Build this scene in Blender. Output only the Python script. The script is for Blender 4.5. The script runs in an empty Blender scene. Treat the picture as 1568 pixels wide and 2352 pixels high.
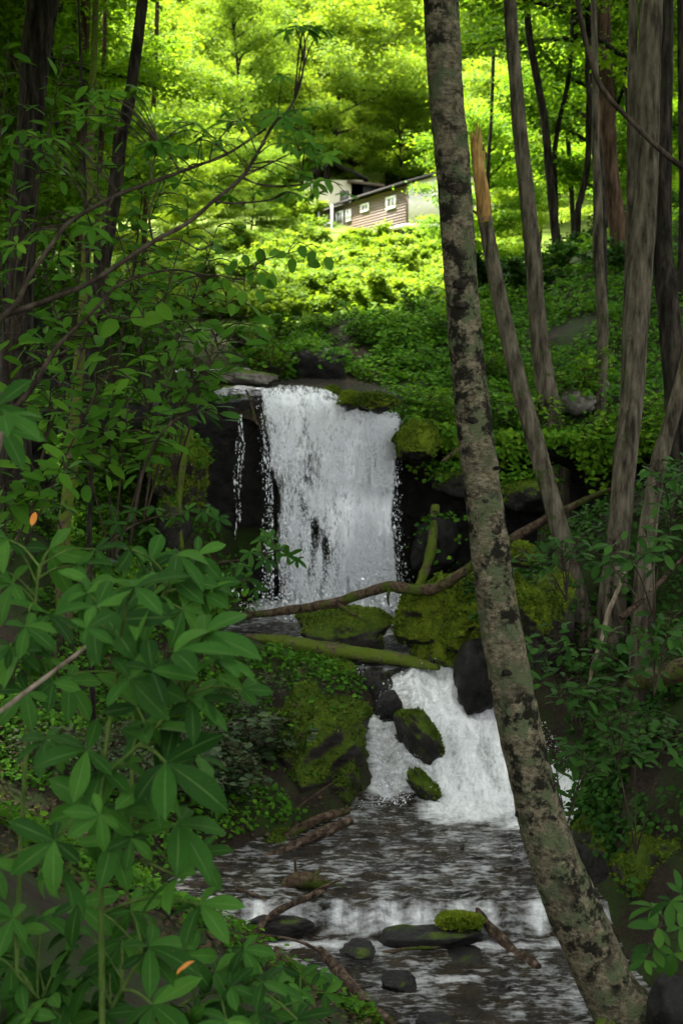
import bpy, math, random
import numpy as np
from mathutils import Vector, Matrix
from mathutils.bvhtree import BVHTree

# ------------------------------------------------------------------ scene, camera, sky, sun
scene = bpy.context.scene
COL = scene.collection
random.seed(7)
RNG = np.random.default_rng(7)
PI = math.pi

FPX = 3231.0                 # focal length in pixels of a 1568 x 2352 view of the photograph
PITCH = math.radians(7.34)   # camera looks slightly down
CP, SP = math.cos(PITCH), math.sin(PITCH)

cam_data = bpy.data.cameras.new('camera')
cam = bpy.data.objects.new('camera', cam_data)
COL.objects.link(cam)
cam.location = (0, 0, 0)
cam.rotation_euler = (PI / 2 - PITCH, 0, 0)
cam_data.sensor_fit = 'VERTICAL'
cam_data.sensor_height = 36.0
cam_data.sensor_width = 24.0
cam_data.lens = 36.0 * FPX / 2352.0
cam_data.clip_start = 0.05
cam_data.clip_end = 2000
cam_data.dof.use_dof = True
cam_data.dof.focus_distance = 9.5
cam_data.dof.aperture_fstop = 3.4
scene.camera = cam

SUN_EL, SUN_AZ = math.radians(60), math.radians(-58)   # azimuth from +Y, towards +X positive
world = bpy.data.worlds.new('World')
scene.world = world
world.use_nodes = True
wn = world.node_tree
bg = wn.nodes['Background']
sky = wn.nodes.new('ShaderNodeTexSky')
sky.sky_type = 'NISHITA'
sky.sun_disc = False
sky.sun_elevation = SUN_EL
sky.sun_rotation = SUN_AZ
sky.air_density = 1.0
sky.dust_density = 3.0
sky.ozone_density = 1.0
hs = wn.nodes.new('ShaderNodeHueSaturation')
hs.inputs['Saturation'].default_value = 0.12
wn.links.new(sky.outputs[0], hs.inputs['Color'])
wn.links.new(hs.outputs[0], bg.inputs[0])
bg.inputs[1].default_value = 0.15

sun_data = bpy.data.lights.new('sun', 'SUN')
sun_data.energy = 4.5
sun_data.angle = math.radians(6.0)
sun_data.color = (1.0, 0.93, 0.80)
sun = bpy.data.objects.new('sun', sun_data)
COL.objects.link(sun)
sdir = Vector((math.sin(SUN_AZ) * math.cos(SUN_EL), math.cos(SUN_AZ) * math.cos(SUN_EL), math.sin(SUN_EL)))
sun.rotation_euler = sdir.to_track_quat('Z', 'Y').to_euler()
sun.location = (0, 60, 80)

vs = scene.view_settings
vs.view_transform = 'Standard'
vs.look = 'None'
vs.exposure = 3.0
vs.gamma = 1.0
vs.use_curve_mapping = False
cy = scene.cycles
cy.max_bounces = 7
cy.diffuse_bounces = 4
cy.glossy_bounces = 3
cy.transmission_bounces = 4
cy.transparent_max_bounces = 12
cy.caustics_reflective = False
cy.caustics_refractive = False
cy.use_denoising = True
cy.use_adaptive_sampling = True
cy.adaptive_threshold = 0.02

# ------------------------------------------------------------------ helpers
def at(dx, dy, Y):
    """world point on the ray through view pixel (dx, dy) at ground distance Y"""
    r = (dx - 784.0) / FPX
    u = (1176.0 - dy) / FPX
    fy = CP + u * SP
    fz = -SP + u * CP
    t = Y / fy
    return np.array((r * t, Y, fz * t))

def pxm(Y):
    return Y / FPX

def _hash(i, j, k, seed):
    h = (i * 374761393 + j * 668265263 + k * 1274126177 + seed * 974634777) & 0xFFFFFFFF
    h = ((h ^ (h >> 13)) * 1274126177) & 0xFFFFFFFF
    h = h ^ (h >> 16)
    return (h & 0xFFFF) / 65535.0

def vnoise(p, seed=0):
    p = np.asarray(p, dtype=np.float64)
    f = np.floor(p)
    i = f.astype(np.int64)
    w = p - f
    w = w * w * (3 - 2 * w)
    r = 0
    for a in (0, 1):
        wa = w[..., 0] if a else 1 - w[..., 0]
        for b in (0, 1):
            wb = w[..., 1] if b else 1 - w[..., 1]
            for c in (0, 1):
                wc = w[..., 2] if c else 1 - w[..., 2]
                r = r + wa * wb * wc * _hash(i[..., 0] + a, i[..., 1] + b, i[..., 2] + c, seed)
    return r * 2 - 1

def fbm(p, octaves=4, seed=0, gain=0.5):
    p = np.asarray(p, dtype=np.float64)
    a, r, t = 1.0, 0.0, 0.0
    for o in range(octaves):
        r = r + a * vnoise(p * (2.03 ** o) + 17.3 * o, seed + o)
        t += a
        a *= gain
    return r / t

def xyz(x, y, z):
    return np.stack(np.broadcast_arrays(x, y, z), axis=-1).astype(np.float64)

def mesh_data(name, V, Q=None, T=None, smooth=True, attrs=None):
    V = np.asarray(V, dtype=np.float32).reshape(-1, 3)
    me = bpy.data.meshes.new(name)
    Q = np.zeros((0, 4), np.int32) if Q is None or len(Q) == 0 else np.asarray(Q, np.int32).reshape(-1, 4)
    T = np.zeros((0, 3), np.int32) if T is None or len(T) == 0 else np.asarray(T, np.int32).reshape(-1, 3)
    me.vertices.add(len(V))
    me.vertices.foreach_set('co', V.ravel())
    nl = Q.size + T.size
    me.loops.add(nl)
    me.loops.foreach_set('vertex_index', np.concatenate([Q.ravel(), T.ravel()]))
    me.polygons.add(len(Q) + len(T))
    starts = np.concatenate([np.arange(len(Q)) * 4, Q.size + np.arange(len(T)) * 3]).astype(np.int32)
    totals = np.concatenate([np.full(len(Q), 4), np.full(len(T), 3)]).astype(np.int32)
    me.polygons.foreach_set('loop_start', starts)
    me.polygons.foreach_set('loop_total', totals)
    if smooth:
        me.polygons.foreach_set('use_smooth', np.ones(len(Q) + len(T), bool))
    if attrs:
        for k, v in attrs.items():
            a = me.attributes.new(k, 'FLOAT', 'POINT')
            a.data.foreach_set('value', np.asarray(v, np.float32).ravel())
    me.update(calc_edges=True)
    return me

def link(name, me, mat=None, parent=None, loc=None):
    o = bpy.data.objects.new(name, me)
    COL.objects.link(o)
    if me is not None and mat is not None and len(me.materials) == 0:
        me.materials.append(mat)
    if parent is not None:
        o.parent = parent
    if loc is not None:
        o.location = loc
    return o

def tag(o, label=None, cat=None, group=None, kind=None):
    if label: o['label'] = label
    if cat: o['category'] = cat
    if group: o['group'] = group
    if kind: o['kind'] = kind
    return o

def thing(name, loc, label, cat, group=None):
    o = bpy.data.objects.new(name, None)
    o.empty_display_size = 0.1
    COL.objects.link(o)
    o.location = loc
    return tag(o, label, cat, group)

class Geo:
    def __init__(s):
        s.V, s.Q, s.T, s.A, s.n = [], [], [], [], 0
        s.extra = {}
    def add(s, V, Q=None, T=None, tint=None):
        V = np.asarray(V, float).reshape(-1, 3)
        if Q is not None and len(Q): s.Q.append(np.asarray(Q).reshape(-1, 4) + s.n)
        if T is not None and len(T): s.T.append(np.asarray(T).reshape(-1, 3) + s.n)
        s.V.append(V)
        s.A.append(np.full(len(V), 0.5) if tint is None else np.broadcast_to(tint, (len(V),)))
        s.n += len(V)
        return s
    def mesh(s, name, smooth=True, origin=(0, 0, 0)):
        V = np.concatenate(s.V) - np.asarray(origin)
        return mesh_data(name, V, np.concatenate(s.Q) if s.Q else None, np.concatenate(s.T) if s.T else None,
                         smooth, {'tint': np.concatenate(s.A), **{k: np.concatenate(v) for k, v in s.extra.items()}})

def box(x0, x1, y0, y1, z0, z1):
    V = [(x, y, z) for z in (z0, z1) for y in (y0, y1) for x in (x0, x1)]
    Q = [(0, 2, 3, 1), (4, 5, 7, 6), (0, 1, 5, 4), (2, 6, 7, 3), (0, 4, 6, 2), (1, 3, 7, 5)]
    return np.array(V, float), np.array(Q)

def spline(P, n):
    """Catmull-Rom through the rows of P, n samples per span"""
    P = np.asarray(P, float)
    if len(P) < 3:
        t = np.linspace(0, 1, n * (len(P) - 1) + 1)[:, None]
        return P[0] * (1 - t) + P[1] * t
    E = np.vstack([2 * P[0] - P[1], P, 2 * P[-1] - P[-2]])
    out = []
    for i in range(len(P) - 1):
        a, b, c, d = E[i], E[i + 1], E[i + 2], E[i + 3]
        t = np.linspace(0, 1, n, endpoint=False)[:, None]
        out.append(0.5 * (2 * b + (c - a) * t + (2 * a - 5 * b + 4 * c - d) * t ** 2 + (3 * b - a - 3 * c + d) * t ** 3))
    out.append(P[-1:])
    return np.vstack(out)

def tube(path, rad, n=8, sub=4, rough=0.0, seed=0, rscale=6.0, flat=None, cap=True, ridges=0):
    R = np.asarray(rad, float)
    if R.ndim == 0: R = np.full(len(path), float(R))
    S = spline(np.column_stack([np.asarray(path, float), R]), sub)
    C, r = S[:, :3], np.maximum(S[:, 3], 1e-4)
    m = len(C)
    Tn = np.gradient(C, axis=0)
    Tn /= np.linalg.norm(Tn, axis=1)[:, None] + 1e-9
    up = np.array((0, 0, 1.0)) if abs(Tn[0][2]) < 0.9 else np.array((1.0, 0, 0))
    A = np.zeros((m, 3)); B = np.zeros((m, 3))
    a = up
    for i in range(m):
        a = a - Tn[i] * a.dot(Tn[i]); a /= np.linalg.norm(a) + 1e-9
        A[i] = a; B[i] = np.cross(Tn[i], a)
    th = np.linspace(0, 2 * PI, n, endpoint=False)
    ca, sa = np.cos(th)[None, :, None], np.sin(th)[None, :, None]
    rr = np.repeat(r[:, None], n, 1)
    fa = 1.0 if flat is None else flat
    off = A[:, None, :] * ca * fa + B[:, None, :] * sa
    V = C[:, None, :] + off * rr[:, :, None]
    if rough:
        nz = fbm(V * rscale, 3, seed)
        if ridges:
            nz = nz + 0.5 * np.sin(th[None, :] * ridges + 3 * vnoise(C * 1.5, seed + 9)[:, None])
        V = V + off * (rr * rough * nz)[:, :, None]
    V = V.reshape(-1, 3)
    i = np.arange(m - 1)[:, None] * n
    j = np.arange(n)[None, :]
    j2 = (j + 1) % n
    Q = np.stack([i + j, i + j2, i + n + j2, i + n + j], -1).reshape(-1, 4)
    T = None
    if cap:
        V = np.vstack([V, C[0], C[-1]])
        k = m * n
        T = [(k, (q + 1) % n, q) for q in range(n)] + [(k + 1, (m - 1) * n + q, (m - 1) * n + (q + 1) % n) for q in range(n)]
    return V, Q, T

def norm(v):
    v = np.asarray(v, float)
    return v / (np.linalg.norm(v, axis=-1, keepdims=True) + 1e-12)

LEAF6 = (np.array([(0, 0, 0), (.25, .28, .06), (.24, .62, .05), (0, 1, -.04), (-.24, .62, .05), (-.25, .28, .06)], float),
         np.array([(0, 1, 2, 3), (0, 3, 4, 5)]))
LEAF4 = (np.array([(0, 0, 0), (.30, .5, .05), (0, 1, 0), (-.30, .5, .05)], float), np.array([(0, 1, 2, 3)]))
LEAFW = (np.array([(0, 0, 0), (.36, .22, .07), (.30, .62, .05), (0, 1, -.05), (-.30, .62, .05), (-.36, .22, .07)], float),
         np.array([(0, 1, 2, 3), (0, 3, 4, 5)]))

def leaf_cloud(geo, P, Nrm, Dr, size, tint, shape=LEAF6):
    Nrm = norm(Nrm)
    Dr = norm(Dr - Nrm * np.sum(Dr * Nrm, -1, keepdims=True))
    X = np.cross(Dr, Nrm)
    lv, lq = shape
    k = len(lv)
    L = lv[None] * np.asarray(size)[:, None, None]
    V = P[:, None] + X[:, None] * L[:, :, :1] + Dr[:, None] * L[:, :, 1:2] + Nrm[:, None] * L[:, :, 2:]
    n = len(P)
    Q = (np.arange(n)[:, None, None] * k + lq[None]).reshape(-1, 4)
    geo.add(V.reshape(-1, 3), Q, None, np.repeat(tint, k))

# ------------------------------------------------------------------ materials
def new_mat(name):
    m = bpy.data.materials.new(name)
    m.use_nodes = True
    nt = m.node_tree
    nt.nodes.clear()
    out = nt.nodes.new('ShaderNodeOutputMaterial')
    return m, nt, out

def N(nt, typ, **kw):
    n = nt.nodes.new(typ)
    for k, v in kw.items():
        if k.startswith('i_'):
            key = k[2:]
            n.inputs[int(key) if key.isdigit() else key.replace('_', ' ')].default_value = v
        else:
            setattr(n, k, v)
    return n

def L(nt, a, b):
    nt.links.new(a, b)

def ramp(nt, fac, stops):
    r = nt.nodes.new('ShaderNodeValToRGB')
    el = r.color_ramp.elements
    while len(el) < len(stops): el.new(0.5)
    for e, (p, c) in zip(el, stops):
        e.position = p
        e.color = (c[0], c[1], c[2], 1) if len(c) == 3 else c
    L(nt, fac, r.inputs[0])
    return r.outputs[0]

def noise_tex(nt, scale, detail=4, rough=0.55, stretch=None, coord='Object', vec=None, dist=0.0):
    if vec is None:
        tc = nt.nodes.new('ShaderNodeTexCoord')
        vec = tc.outputs[coord]
    if stretch is not None:
        mp = nt.nodes.new('ShaderNodeMapping')
        mp.inputs['Scale'].default_value = stretch
        L(nt, vec, mp.inputs[0])
        vec = mp.outputs[0]
    t = N(nt, 'ShaderNodeTexNoise')
    t.inputs['Scale'].default_value = scale
    t.inputs['Detail'].default_value = detail
    t.inputs['Roughness'].default_value = rough
    t.inputs['Distortion'].default_value = dist
    L(nt, vec, t.inputs['Vector'])
    return t.outputs['Fac']

def mixc(nt, fac, a, b, mode='MIX'):
    m = N(nt, 'ShaderNodeMix', data_type='RGBA', blend_type=mode)
    for s, v in ((m.inputs[0], fac), (m.inputs[6], a), (m.inputs[7], b)):
        if isinstance(v, (float, int)): s.default_value = v
        elif isinstance(v, tuple): s.default_value = (*v, 1) if len(v) == 3 else v
        else: L(nt, v, s)
    return m.outputs[2]

def math_n(nt, op, a, b=None, clamp=False):
    m = N(nt, 'ShaderNodeMath', operation=op, use_clamp=clamp)
    for s, v in ((m.inputs[0], a), (m.inputs[1], b)):
        if v is None: continue
        if isinstance(v, (float, int)): s.default_value = v
        else: L(nt, v, s)
    return m.outputs[0]

def bump(nt, h, strength=0.5, dist=0.02):
    b = N(nt, 'ShaderNodeBump')
    b.inputs['Strength'].default_value = strength
    b.inputs['Distance'].default_value = dist
    L(nt, h, b.inputs['Height'])
    return b.outputs[0]

def principled(nt, out, color, rough=0.6, spec=0.4, normal=None):
    p = N(nt, 'ShaderNodeBsdfPrincipled')
    if isinstance(color, tuple): p.inputs['Base Color'].default_value = (*color, 1)
    else: L(nt, color, p.inputs['Base Color'])
    if isinstance(rough, (float, int)): p.inputs['Roughness'].default_value = rough
    else: L(nt, rough, p.inputs['Roughness'])
    p.inputs['Specular IOR Level'].default_value = spec
    if normal is not None: L(nt, normal, p.inputs['Normal'])
    if out is not None: L(nt, p.outputs[0], out.inputs[0])
    return p

def leaf_mat(name, dark, mid, light, trans, tfac=0.4, rough=0.5, spec=0.3, veins=False):
    m, nt, out = new_mat(name)
    at_ = N(nt, 'ShaderNodeAttribute', attribute_name='tint')
    oi = N(nt, 'ShaderNodeObjectInfo')
    f = math_n(nt, 'ADD', at_.outputs['Fac'], math_n(nt, 'MULTIPLY', math_n(nt, 'SUBTRACT', oi.outputs['Random'], 0.5), 0.45))
    col = ramp(nt, f, [(0.0, dark), (0.5, mid), (1.0, light)])
    nz = noise_tex(nt, 9 if veins else 60, 4)
    col = mixc(nt, 0.35, col, mixc(nt, nz, (0.4, 0.4, 0.4), (1.5, 1.5, 1.5)), 'MULTIPLY')
    nrm_ = None
    if veins:
        ta = N(nt, 'ShaderNodeAttribute', attribute_name='along').outputs['Fac']
        tb = N(nt, 'ShaderNodeAttribute', attribute_name='across').outputs['Fac']
        ph = math_n(nt, 'SUBTRACT', math_n(nt, 'MULTIPLY', ta, 75.0), math_n(nt, 'MULTIPLY', tb, 14.0))
        wv = math_n(nt, 'SINE', ph)
        mid_ = ramp(nt, tb, [(.03, (1, 1, 1)), (.10, (0, 0, 0))])
        col = mixc(nt, math_n(nt, 'MULTIPLY', mid_, .4), col, (.08, .14, .035))
        col = mixc(nt, math_n(nt, 'MULTIPLY', ramp(nt, wv, [(.75, (0, 0, 0)), (1.0, (1, 1, 1))]), .07), col, (.06, .12, .03))
        nrm_ = bump(nt, math_n(nt, 'MULTIPLY', wv, -.5), .15, .003)
        bs = ramp(nt, noise_tex(nt, 7, 5, .75), [(.66, (0, 0, 0)), (.70, (1, 1, 1))])
        col = mixc(nt, math_n(nt, 'MULTIPLY', bs, .7), col, (.075, .05, .018))
    p = principled(nt, None, col, rough, spec, nrm_)
    tr = N(nt, 'ShaderNodeBsdfTranslucent')
    tcol = mixc(nt, 1.0, col, trans, 'MULTIPLY')
    L(nt, tcol, tr.inputs[0])
    mx = N(nt, 'ShaderNodeMixShader')
    mx.inputs[0].default_value = tfac
    L(nt, p.outputs[0], mx.inputs[1]); L(nt, tr.outputs[0], mx.inputs[2])
    L(nt, mx.outputs[0], out.inputs[0])
    return m

M = {}
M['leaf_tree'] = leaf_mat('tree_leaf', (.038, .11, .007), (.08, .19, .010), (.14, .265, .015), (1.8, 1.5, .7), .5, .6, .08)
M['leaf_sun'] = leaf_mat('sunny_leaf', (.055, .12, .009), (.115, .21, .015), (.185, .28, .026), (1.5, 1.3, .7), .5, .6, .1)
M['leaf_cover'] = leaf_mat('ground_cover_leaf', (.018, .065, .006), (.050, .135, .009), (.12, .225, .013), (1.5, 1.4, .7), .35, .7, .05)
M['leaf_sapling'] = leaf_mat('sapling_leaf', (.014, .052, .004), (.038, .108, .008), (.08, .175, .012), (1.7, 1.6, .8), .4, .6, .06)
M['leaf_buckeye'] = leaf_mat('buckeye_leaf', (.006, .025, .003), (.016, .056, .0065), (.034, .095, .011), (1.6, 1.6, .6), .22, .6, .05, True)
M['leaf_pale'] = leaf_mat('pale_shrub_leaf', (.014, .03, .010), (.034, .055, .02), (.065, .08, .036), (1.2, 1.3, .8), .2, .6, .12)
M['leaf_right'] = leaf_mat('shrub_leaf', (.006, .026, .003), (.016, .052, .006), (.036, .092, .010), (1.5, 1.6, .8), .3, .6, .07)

def bark_mat(name, base, dark, light, moss=None, mossy=0.0, vstretch=(1, 1, .18), scale=14, spots=None, lich=None):
    m, nt, out = new_mat(name)
    n1 = noise_tex(nt, scale, 6, .65, vstretch)
    col = ramp(nt, n1, [(.36, dark), (.5, base), (.66, light)])
    if lich:
        n3 = noise_tex(nt, 7, 5, .6)
        col = mixc(nt, ramp(nt, n3, [(.5, (0, 0, 0)), (.56, (1, 1, 1))]), col, lich)
    if spots:
        n2 = math_n(nt, 'ADD', math_n(nt, 'MULTIPLY', noise_tex(nt, 34, 6, .8, (1, 1, .8)), .36), math_n(nt, 'MULTIPLY', noise_tex(nt, 8, 4, .65, (1, 1, 1.1)), .64))
        sp = ramp(nt, n2, [(spots[1], (0, 0, 0)), (spots[1] + .07, (1, 1, 1))])
        n5 = noise_tex(nt, 1.9, 3, .6)
        sp = math_n(nt, 'MULTIPLY', sp, ramp(nt, n5, [(.40, (.25, .25, .25)), (.50, (1, 1, 1))]))
        col = mixc(nt, sp, col, spots[2])
    if moss:
        n4 = noise_tex(nt, 5, 5, .7)
        col = mixc(nt, ramp(nt, n4, [(.62 - mossy * .4, (0, 0, 0)), (.72 - mossy * .4, (1, 1, 1))]), col, moss)
    h = noise_tex(nt, scale * 1.6, 6, .7, vstretch)
    principled(nt, out, col, .95, .05, bump(nt, h, 1.0, .05))
    return m

M['bark_birch'] = bark_mat('birch_bark', (.135, .116, .072), (.05, .043, .026), (.21, .185, .122), vstretch=(1, 1, 1.6), scale=22,
                           spots=(10, .475, (.014, .013, .009)), lich=(.085, .10, .05))
M['bark_grey'] = bark_mat('grey_bark', (.068, .058, .040), (.018, .015, .010), (.13, .112, .080), moss=(.035, .05, .012), mossy=.1)
M['bark_dark'] = bark_mat('dark_bark', (.019, .016, .012), (.006, .005, .004), (.05, .042, .031), moss=(.02, .03, .008), mossy=.1)
M['bark_brown'] = bark_mat('brown_bark', (.065, .040, .024), (.02, .014, .009), (.11, .072, .046))
M['bark_moss'] = bark_mat('mossy_bark', (.07, .055, .035), (.02, .016, .01), (.13, .10, .065), moss=(.07, .10, .012), mossy=.55, vstretch=(1, 1, 1))
M['log_bark'] = bark_mat('log_bark', (.065, .044, .028), (.016, .011, .008), (.12, .085, .058), moss=(.045, .066, .009), mossy=.32, vstretch=(1, 1, 1), scale=20)
M['drift'] = bark_mat('driftwood', (.055, .038, .026), (.012, .009, .006), (.15, .11, .08), vstretch=(1, 1, 1), scale=16)
M['peeled'] = bark_mat('peeled_wood', (.30, .17, .055), (.12, .07, .026), (.42, .27, .10), scale=12)
M['stem_green'] = bark_mat('green_stem', (.06, .10, .02), (.03, .06, .012), (.09, .13, .03))
M['twig'] = bark_mat('twig_bark', (.035, .027, .018), (.015, .011, .008), (.07, .055, .038))
M['twig_pale'] = bark_mat('pale_twig_bark', (.16, .13, .09), (.07, .055, .038), (.24, .2, .15))

def rock_mat(name, moss_amount, rock=(.035, .032, .028), moss=(.075, .115, .008), moss2=(.03, .055, .006), wet=0.35):
    m, nt, out = new_mat(name)
    n1 = noise_tex(nt, 5, 7, .65)
    rc = ramp(nt, n1, [(.3, tuple(c * .35 for c in rock)), (.52, rock), (.75, tuple(c * 2.1 for c in rock))])
    n2 = noise_tex(nt, 3.0, 6, .7)
    geo = N(nt, 'ShaderNodeNewGeometry')
    sx = N(nt, 'ShaderNodeSeparateXYZ')
    L(nt, geo.outputs['Normal'], sx.inputs[0])
    f = math_n(nt, 'ADD', math_n(nt, 'MULTIPLY', sx.outputs[2], .55), math_n(nt, 'MULTIPLY', n2, 1.1))
    f = math_n(nt, 'ADD', f, moss_amount - .85)
    fac = ramp(nt, f, [(.30, (0, 0, 0)), (.46, (1, 1, 1))])
    n3 = noise_tex(nt, 9, 5, .7)
    mc = ramp(nt, n3, [(.32, moss2), (.62, moss)])
    col = mixc(nt, fac, rc, mc)
    r = math_n(nt, 'ADD', math_n(nt, 'MULTIPLY', fac, 1.0 - wet), wet, True)
    h1 = noise_tex(nt, 9, 7, .7)
    h2 = noise_tex(nt, 70, 3, .7)
    h = math_n(nt, 'ADD', h1, math_n(nt, 'MULTIPLY', math_n(nt, 'MULTIPLY', h2, fac), .6))
    principled(nt, out, col, r, .14, bump(nt, h, 1.0, .07))
    return m

M['rock_wet'] = rock_mat('wet_rock', .04, (.009, .008, .007), wet=.45)
M['rock_some'] = rock_mat('rock_with_moss', .42, (.016, .014, .011))
M['rock_damp'] = rock_mat('damp_rock', .2, (.018, .014, .010), wet=.5)
M['rock_moss'] = rock_mat('mossy_rock', .62, (.018, .015, .011))
M['rock_full'] = rock_mat('moss_covered_rock', .92, (.018, .015, .011), (.15, .20, .010), (.06, .095, .007))
M['rock_grey'] = rock_mat('grey_rock', .25, (.16, .145, .12), wet=.7)
M['rock_tan'] = rock_mat('tan_rock', .12, (.17, .125, .085), wet=.7)
M['cliff'] = rock_mat('cliff_rock', .14, (.009, .008, .007), (.03, .05, .006), wet=.45)

def ground_mat():
    m, nt, out = new_mat('forest_floor')
    n1 = noise_tex(nt, 26, 6, .75)
    col = ramp(nt, n1, [(.3, (.005, .004, .002)), (.5, (.016, .011, .007)), (.66, (.032, .021, .012)), (.8, (.07, .048, .028))])
    n2 = noise_tex(nt, 1.3, 5, .7)
    col = mixc(nt, ramp(nt, n2, [(.42, (0, 0, 0)), (.6, (1, 1, 1))]), col, (.016, .032, .004))
    fa = N(nt, 'ShaderNodeAttribute', attribute_name='grass')
    gcol = ramp(nt, noise_tex(nt, 2.5, 6, .75), [(.35, (.05, .085, .012)), (.65, (.13, .18, .025))])
    col = mixc(nt, fa.outputs['Fac'], col, gcol)
    principled(nt, out, col, .9, .15, bump(nt, noise_tex(nt, 30, 5, .7), .8, .05))
    return m
M['ground'] = ground_mat()

def water_mat():
    m, nt, out = new_mat('stream_water')
    fo = N(nt, 'ShaderNodeAttribute', attribute_name='foam')  # real foam, and on the pool also painted glints
    n1 = noise_tex(nt, 12, 5, .62, (.6, 1.7, 1))
    n1b = noise_tex(nt, 4, 4, .6)
    fsum = math_n(nt, 'ADD', fo.outputs['Fac'], math_n(nt, 'MULTIPLY', math_n(nt, 'SUBTRACT', n1, .5), .9))
    fsum = math_n(nt, 'ADD', fsum, math_n(nt, 'MULTIPLY', math_n(nt, 'SUBTRACT', n1b, .5), .5))
    fac = ramp(nt, fsum, [(.40, (0, 0, 0)), (.95, (1, 1, 1))])
    n2 = noise_tex(nt, 3.2, 5, .65)
    bed = ramp(nt, n2, [(.35, (.012, .010, .007)), (.55, (.032, .025, .014)), (.75, (.06, .046, .026))])
    nb = noise_tex(nt, 24, 4, .6, (1, 1.6, 1))
    nb2 = noise_tex(nt, 8, 3, .6, (.7, 1.5, 1))
    hb = math_n(nt, 'ADD', nb, math_n(nt, 'MULTIPLY', nb2, 1.5))
    w = principled(nt, None, bed, .06, .5, bump(nt, hb, 1.0, .16))
    w.inputs['IOR'].default_value = 1.4
    fn = math_n(nt, 'ADD', math_n(nt, 'MULTIPLY', noise_tex(nt, 5, 5, .7, (2.0, .6, .6), dist=.8), .6), math_n(nt, 'MULTIPLY', noise_tex(nt, 22, 5, .75, (1.2, .7, .7)), .4))
    fcol = ramp(nt, fn, [(.36, (.34, .36, .36)), (.48, (.70, .72, .72)), (.60, (.93, .94, .94))])
    f = principled(nt, None, fcol, .5, .3, bump(nt, noise_tex(nt, 30, 5, .75), .9, .06))
    mx = N(nt, 'ShaderNodeMixShader')
    L(nt, fac, mx.inputs[0]); L(nt, w.outputs[0], mx.inputs[1]); L(nt, f.outputs[0], mx.inputs[2])
    L(nt, mx.outputs[0], out.inputs[0])
    return m
M['water'] = water_mat()

def fall_mat():
    m, nt, out = new_mat('falling_water')
    co = N(nt, 'ShaderNodeAttribute', attribute_name='foam')
    n1 = noise_tex(nt, 5.5, 8, .76, (1.5, 1, .48))
    n2 = noise_tex(nt, 26, 4, .7, (1.3, 1, .4))
    s = math_n(nt, 'ADD', co.outputs['Fac'], math_n(nt, 'MULTIPLY', math_n(nt, 'SUBTRACT', n1, .5), 1.7))
    s = math_n(nt, 'ADD', s, math_n(nt, 'MULTIPLY', math_n(nt, 'SUBTRACT', n2, .5), 1.1))
    fac = ramp(nt, s, [(.30, (0, 0, 0)), (.74, (1, 1, 1))])
    shade = ramp(nt, s, [(.40, (.55, .57, .58)), (.62, (.86, .87, .88)), (.85, (.95, .96, .97))])
    fd = principled(nt, None, shade, .6, .2, bump(nt, n2, .4, .03))
    ft = N(nt, 'ShaderNodeBsdfTranslucent')
    L(nt, shade, ft.inputs[0])
    f = N(nt, 'ShaderNodeMixShader')
    f.inputs[0].default_value = .4
    L(nt, fd.outputs[0], f.inputs[1]); L(nt, ft.outputs[0], f.inputs[2])
    tr = N(nt, 'ShaderNodeBsdfTransparent')
    mx = N(nt, 'ShaderNodeMixShader')
    L(nt, fac, mx.inputs[0]); L(nt, tr.outputs[0], mx.inputs[1]); L(nt, f.outputs[0], mx.inputs[2])
    L(nt, mx.outputs[0], out.inputs[0])
    return m
M['fall'] = fall_mat()

def flat_mat(name, col, rough=.6, spec=.3):
    m, nt, out = new_mat(name)
    n = noise_tex(nt, 3, 4)
    c = mixc(nt, .3, col, mixc(nt, n, (.55, .55, .55), (1.35, 1.35, 1.35)), 'MULTIPLY')
    principled(nt, out, c, rough, spec)
    return m
M['spray'] = flat_mat('spray_drops', (.86, .88, .9), .3, .5)
M['siding'] = flat_mat('brown_siding', (.13, .092, .076))
M['cream'] = flat_mat('cream_siding', (.72, .66, .5))
M['white'] = flat_mat('white_paint', (.8, .8, .8))
M['porch'] = flat_mat('pale_gable', (.66, .6, .62))
M['roof_dark'] = flat_mat('dark_roof', (.03, .027, .028), .8)
M['pane'] = flat_mat('window_pane', (.16, .15, .15), .15, .6)
M['woodpost'] = flat_mat('weathered_wood', (.42, .34, .24), .8)
M['orange_leaf'] = leaf_mat('orange_leaf', (.5, .16, .02), (.55, .2, .03), (.6, .25, .04), (1.2, 1.1, .8), .3)

# ------------------------------------------------------------------ terrain
KY = np.array([-40, -5, 2, 5, 8, 10, 11.68, 11.86, 13.2, 14.1, 14.6, 15.3, 15.8, 16.4, 17, 18, 20.3, 20.6, 22, 24, 28, 34, 40, 78, 92, 120, 200, 420])
KL = np.array([14, 9, 6, 3.5, 1.2, .25, -1.2, -1.9, -.95, .05, .3, .2, .4, -.3, -1.5, -1.6, -1.3, -1.7, -2.2, -3.0, -4.2, -6, -7, -11, -12, -16, -20, -20])
KR = np.array([18, 12, 9, 6, 3.8, 2.6, 2.4, 2.35, 2.15, 2.55, 2.6, 2.2, 1.75, 1.3, .9, .8, .9, .85, .5, -.6, -2.4, -1, 4, 10, 11, 14, 18, 20])
KS = np.array([-6, -5.8, -5.6, -5.5, -5.4, -5.28, -5.22, -4.98, -4.96, -4.95, -4.82, -4.35, -4.12, -3.97, -3.95, -3.95, -3.9, -.95, -.85, -.65, -.45, .0, .7, 4.4, 5.6, 11, 36, 95])
PY = np.array([-40, 8, 12, 15.5, 17.5, 19.2, 20.3, 20.6, 24, 30, 40, 92])
L_STEP = np.array([.3, .3, .25, .12, .2, .4, .6, .15, .15, .1, 0, 0]); L_S1 = np.array([.58, .60, .40, .16, .3, .8, 1.8, .25, .25, .3, .25, .1])
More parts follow.
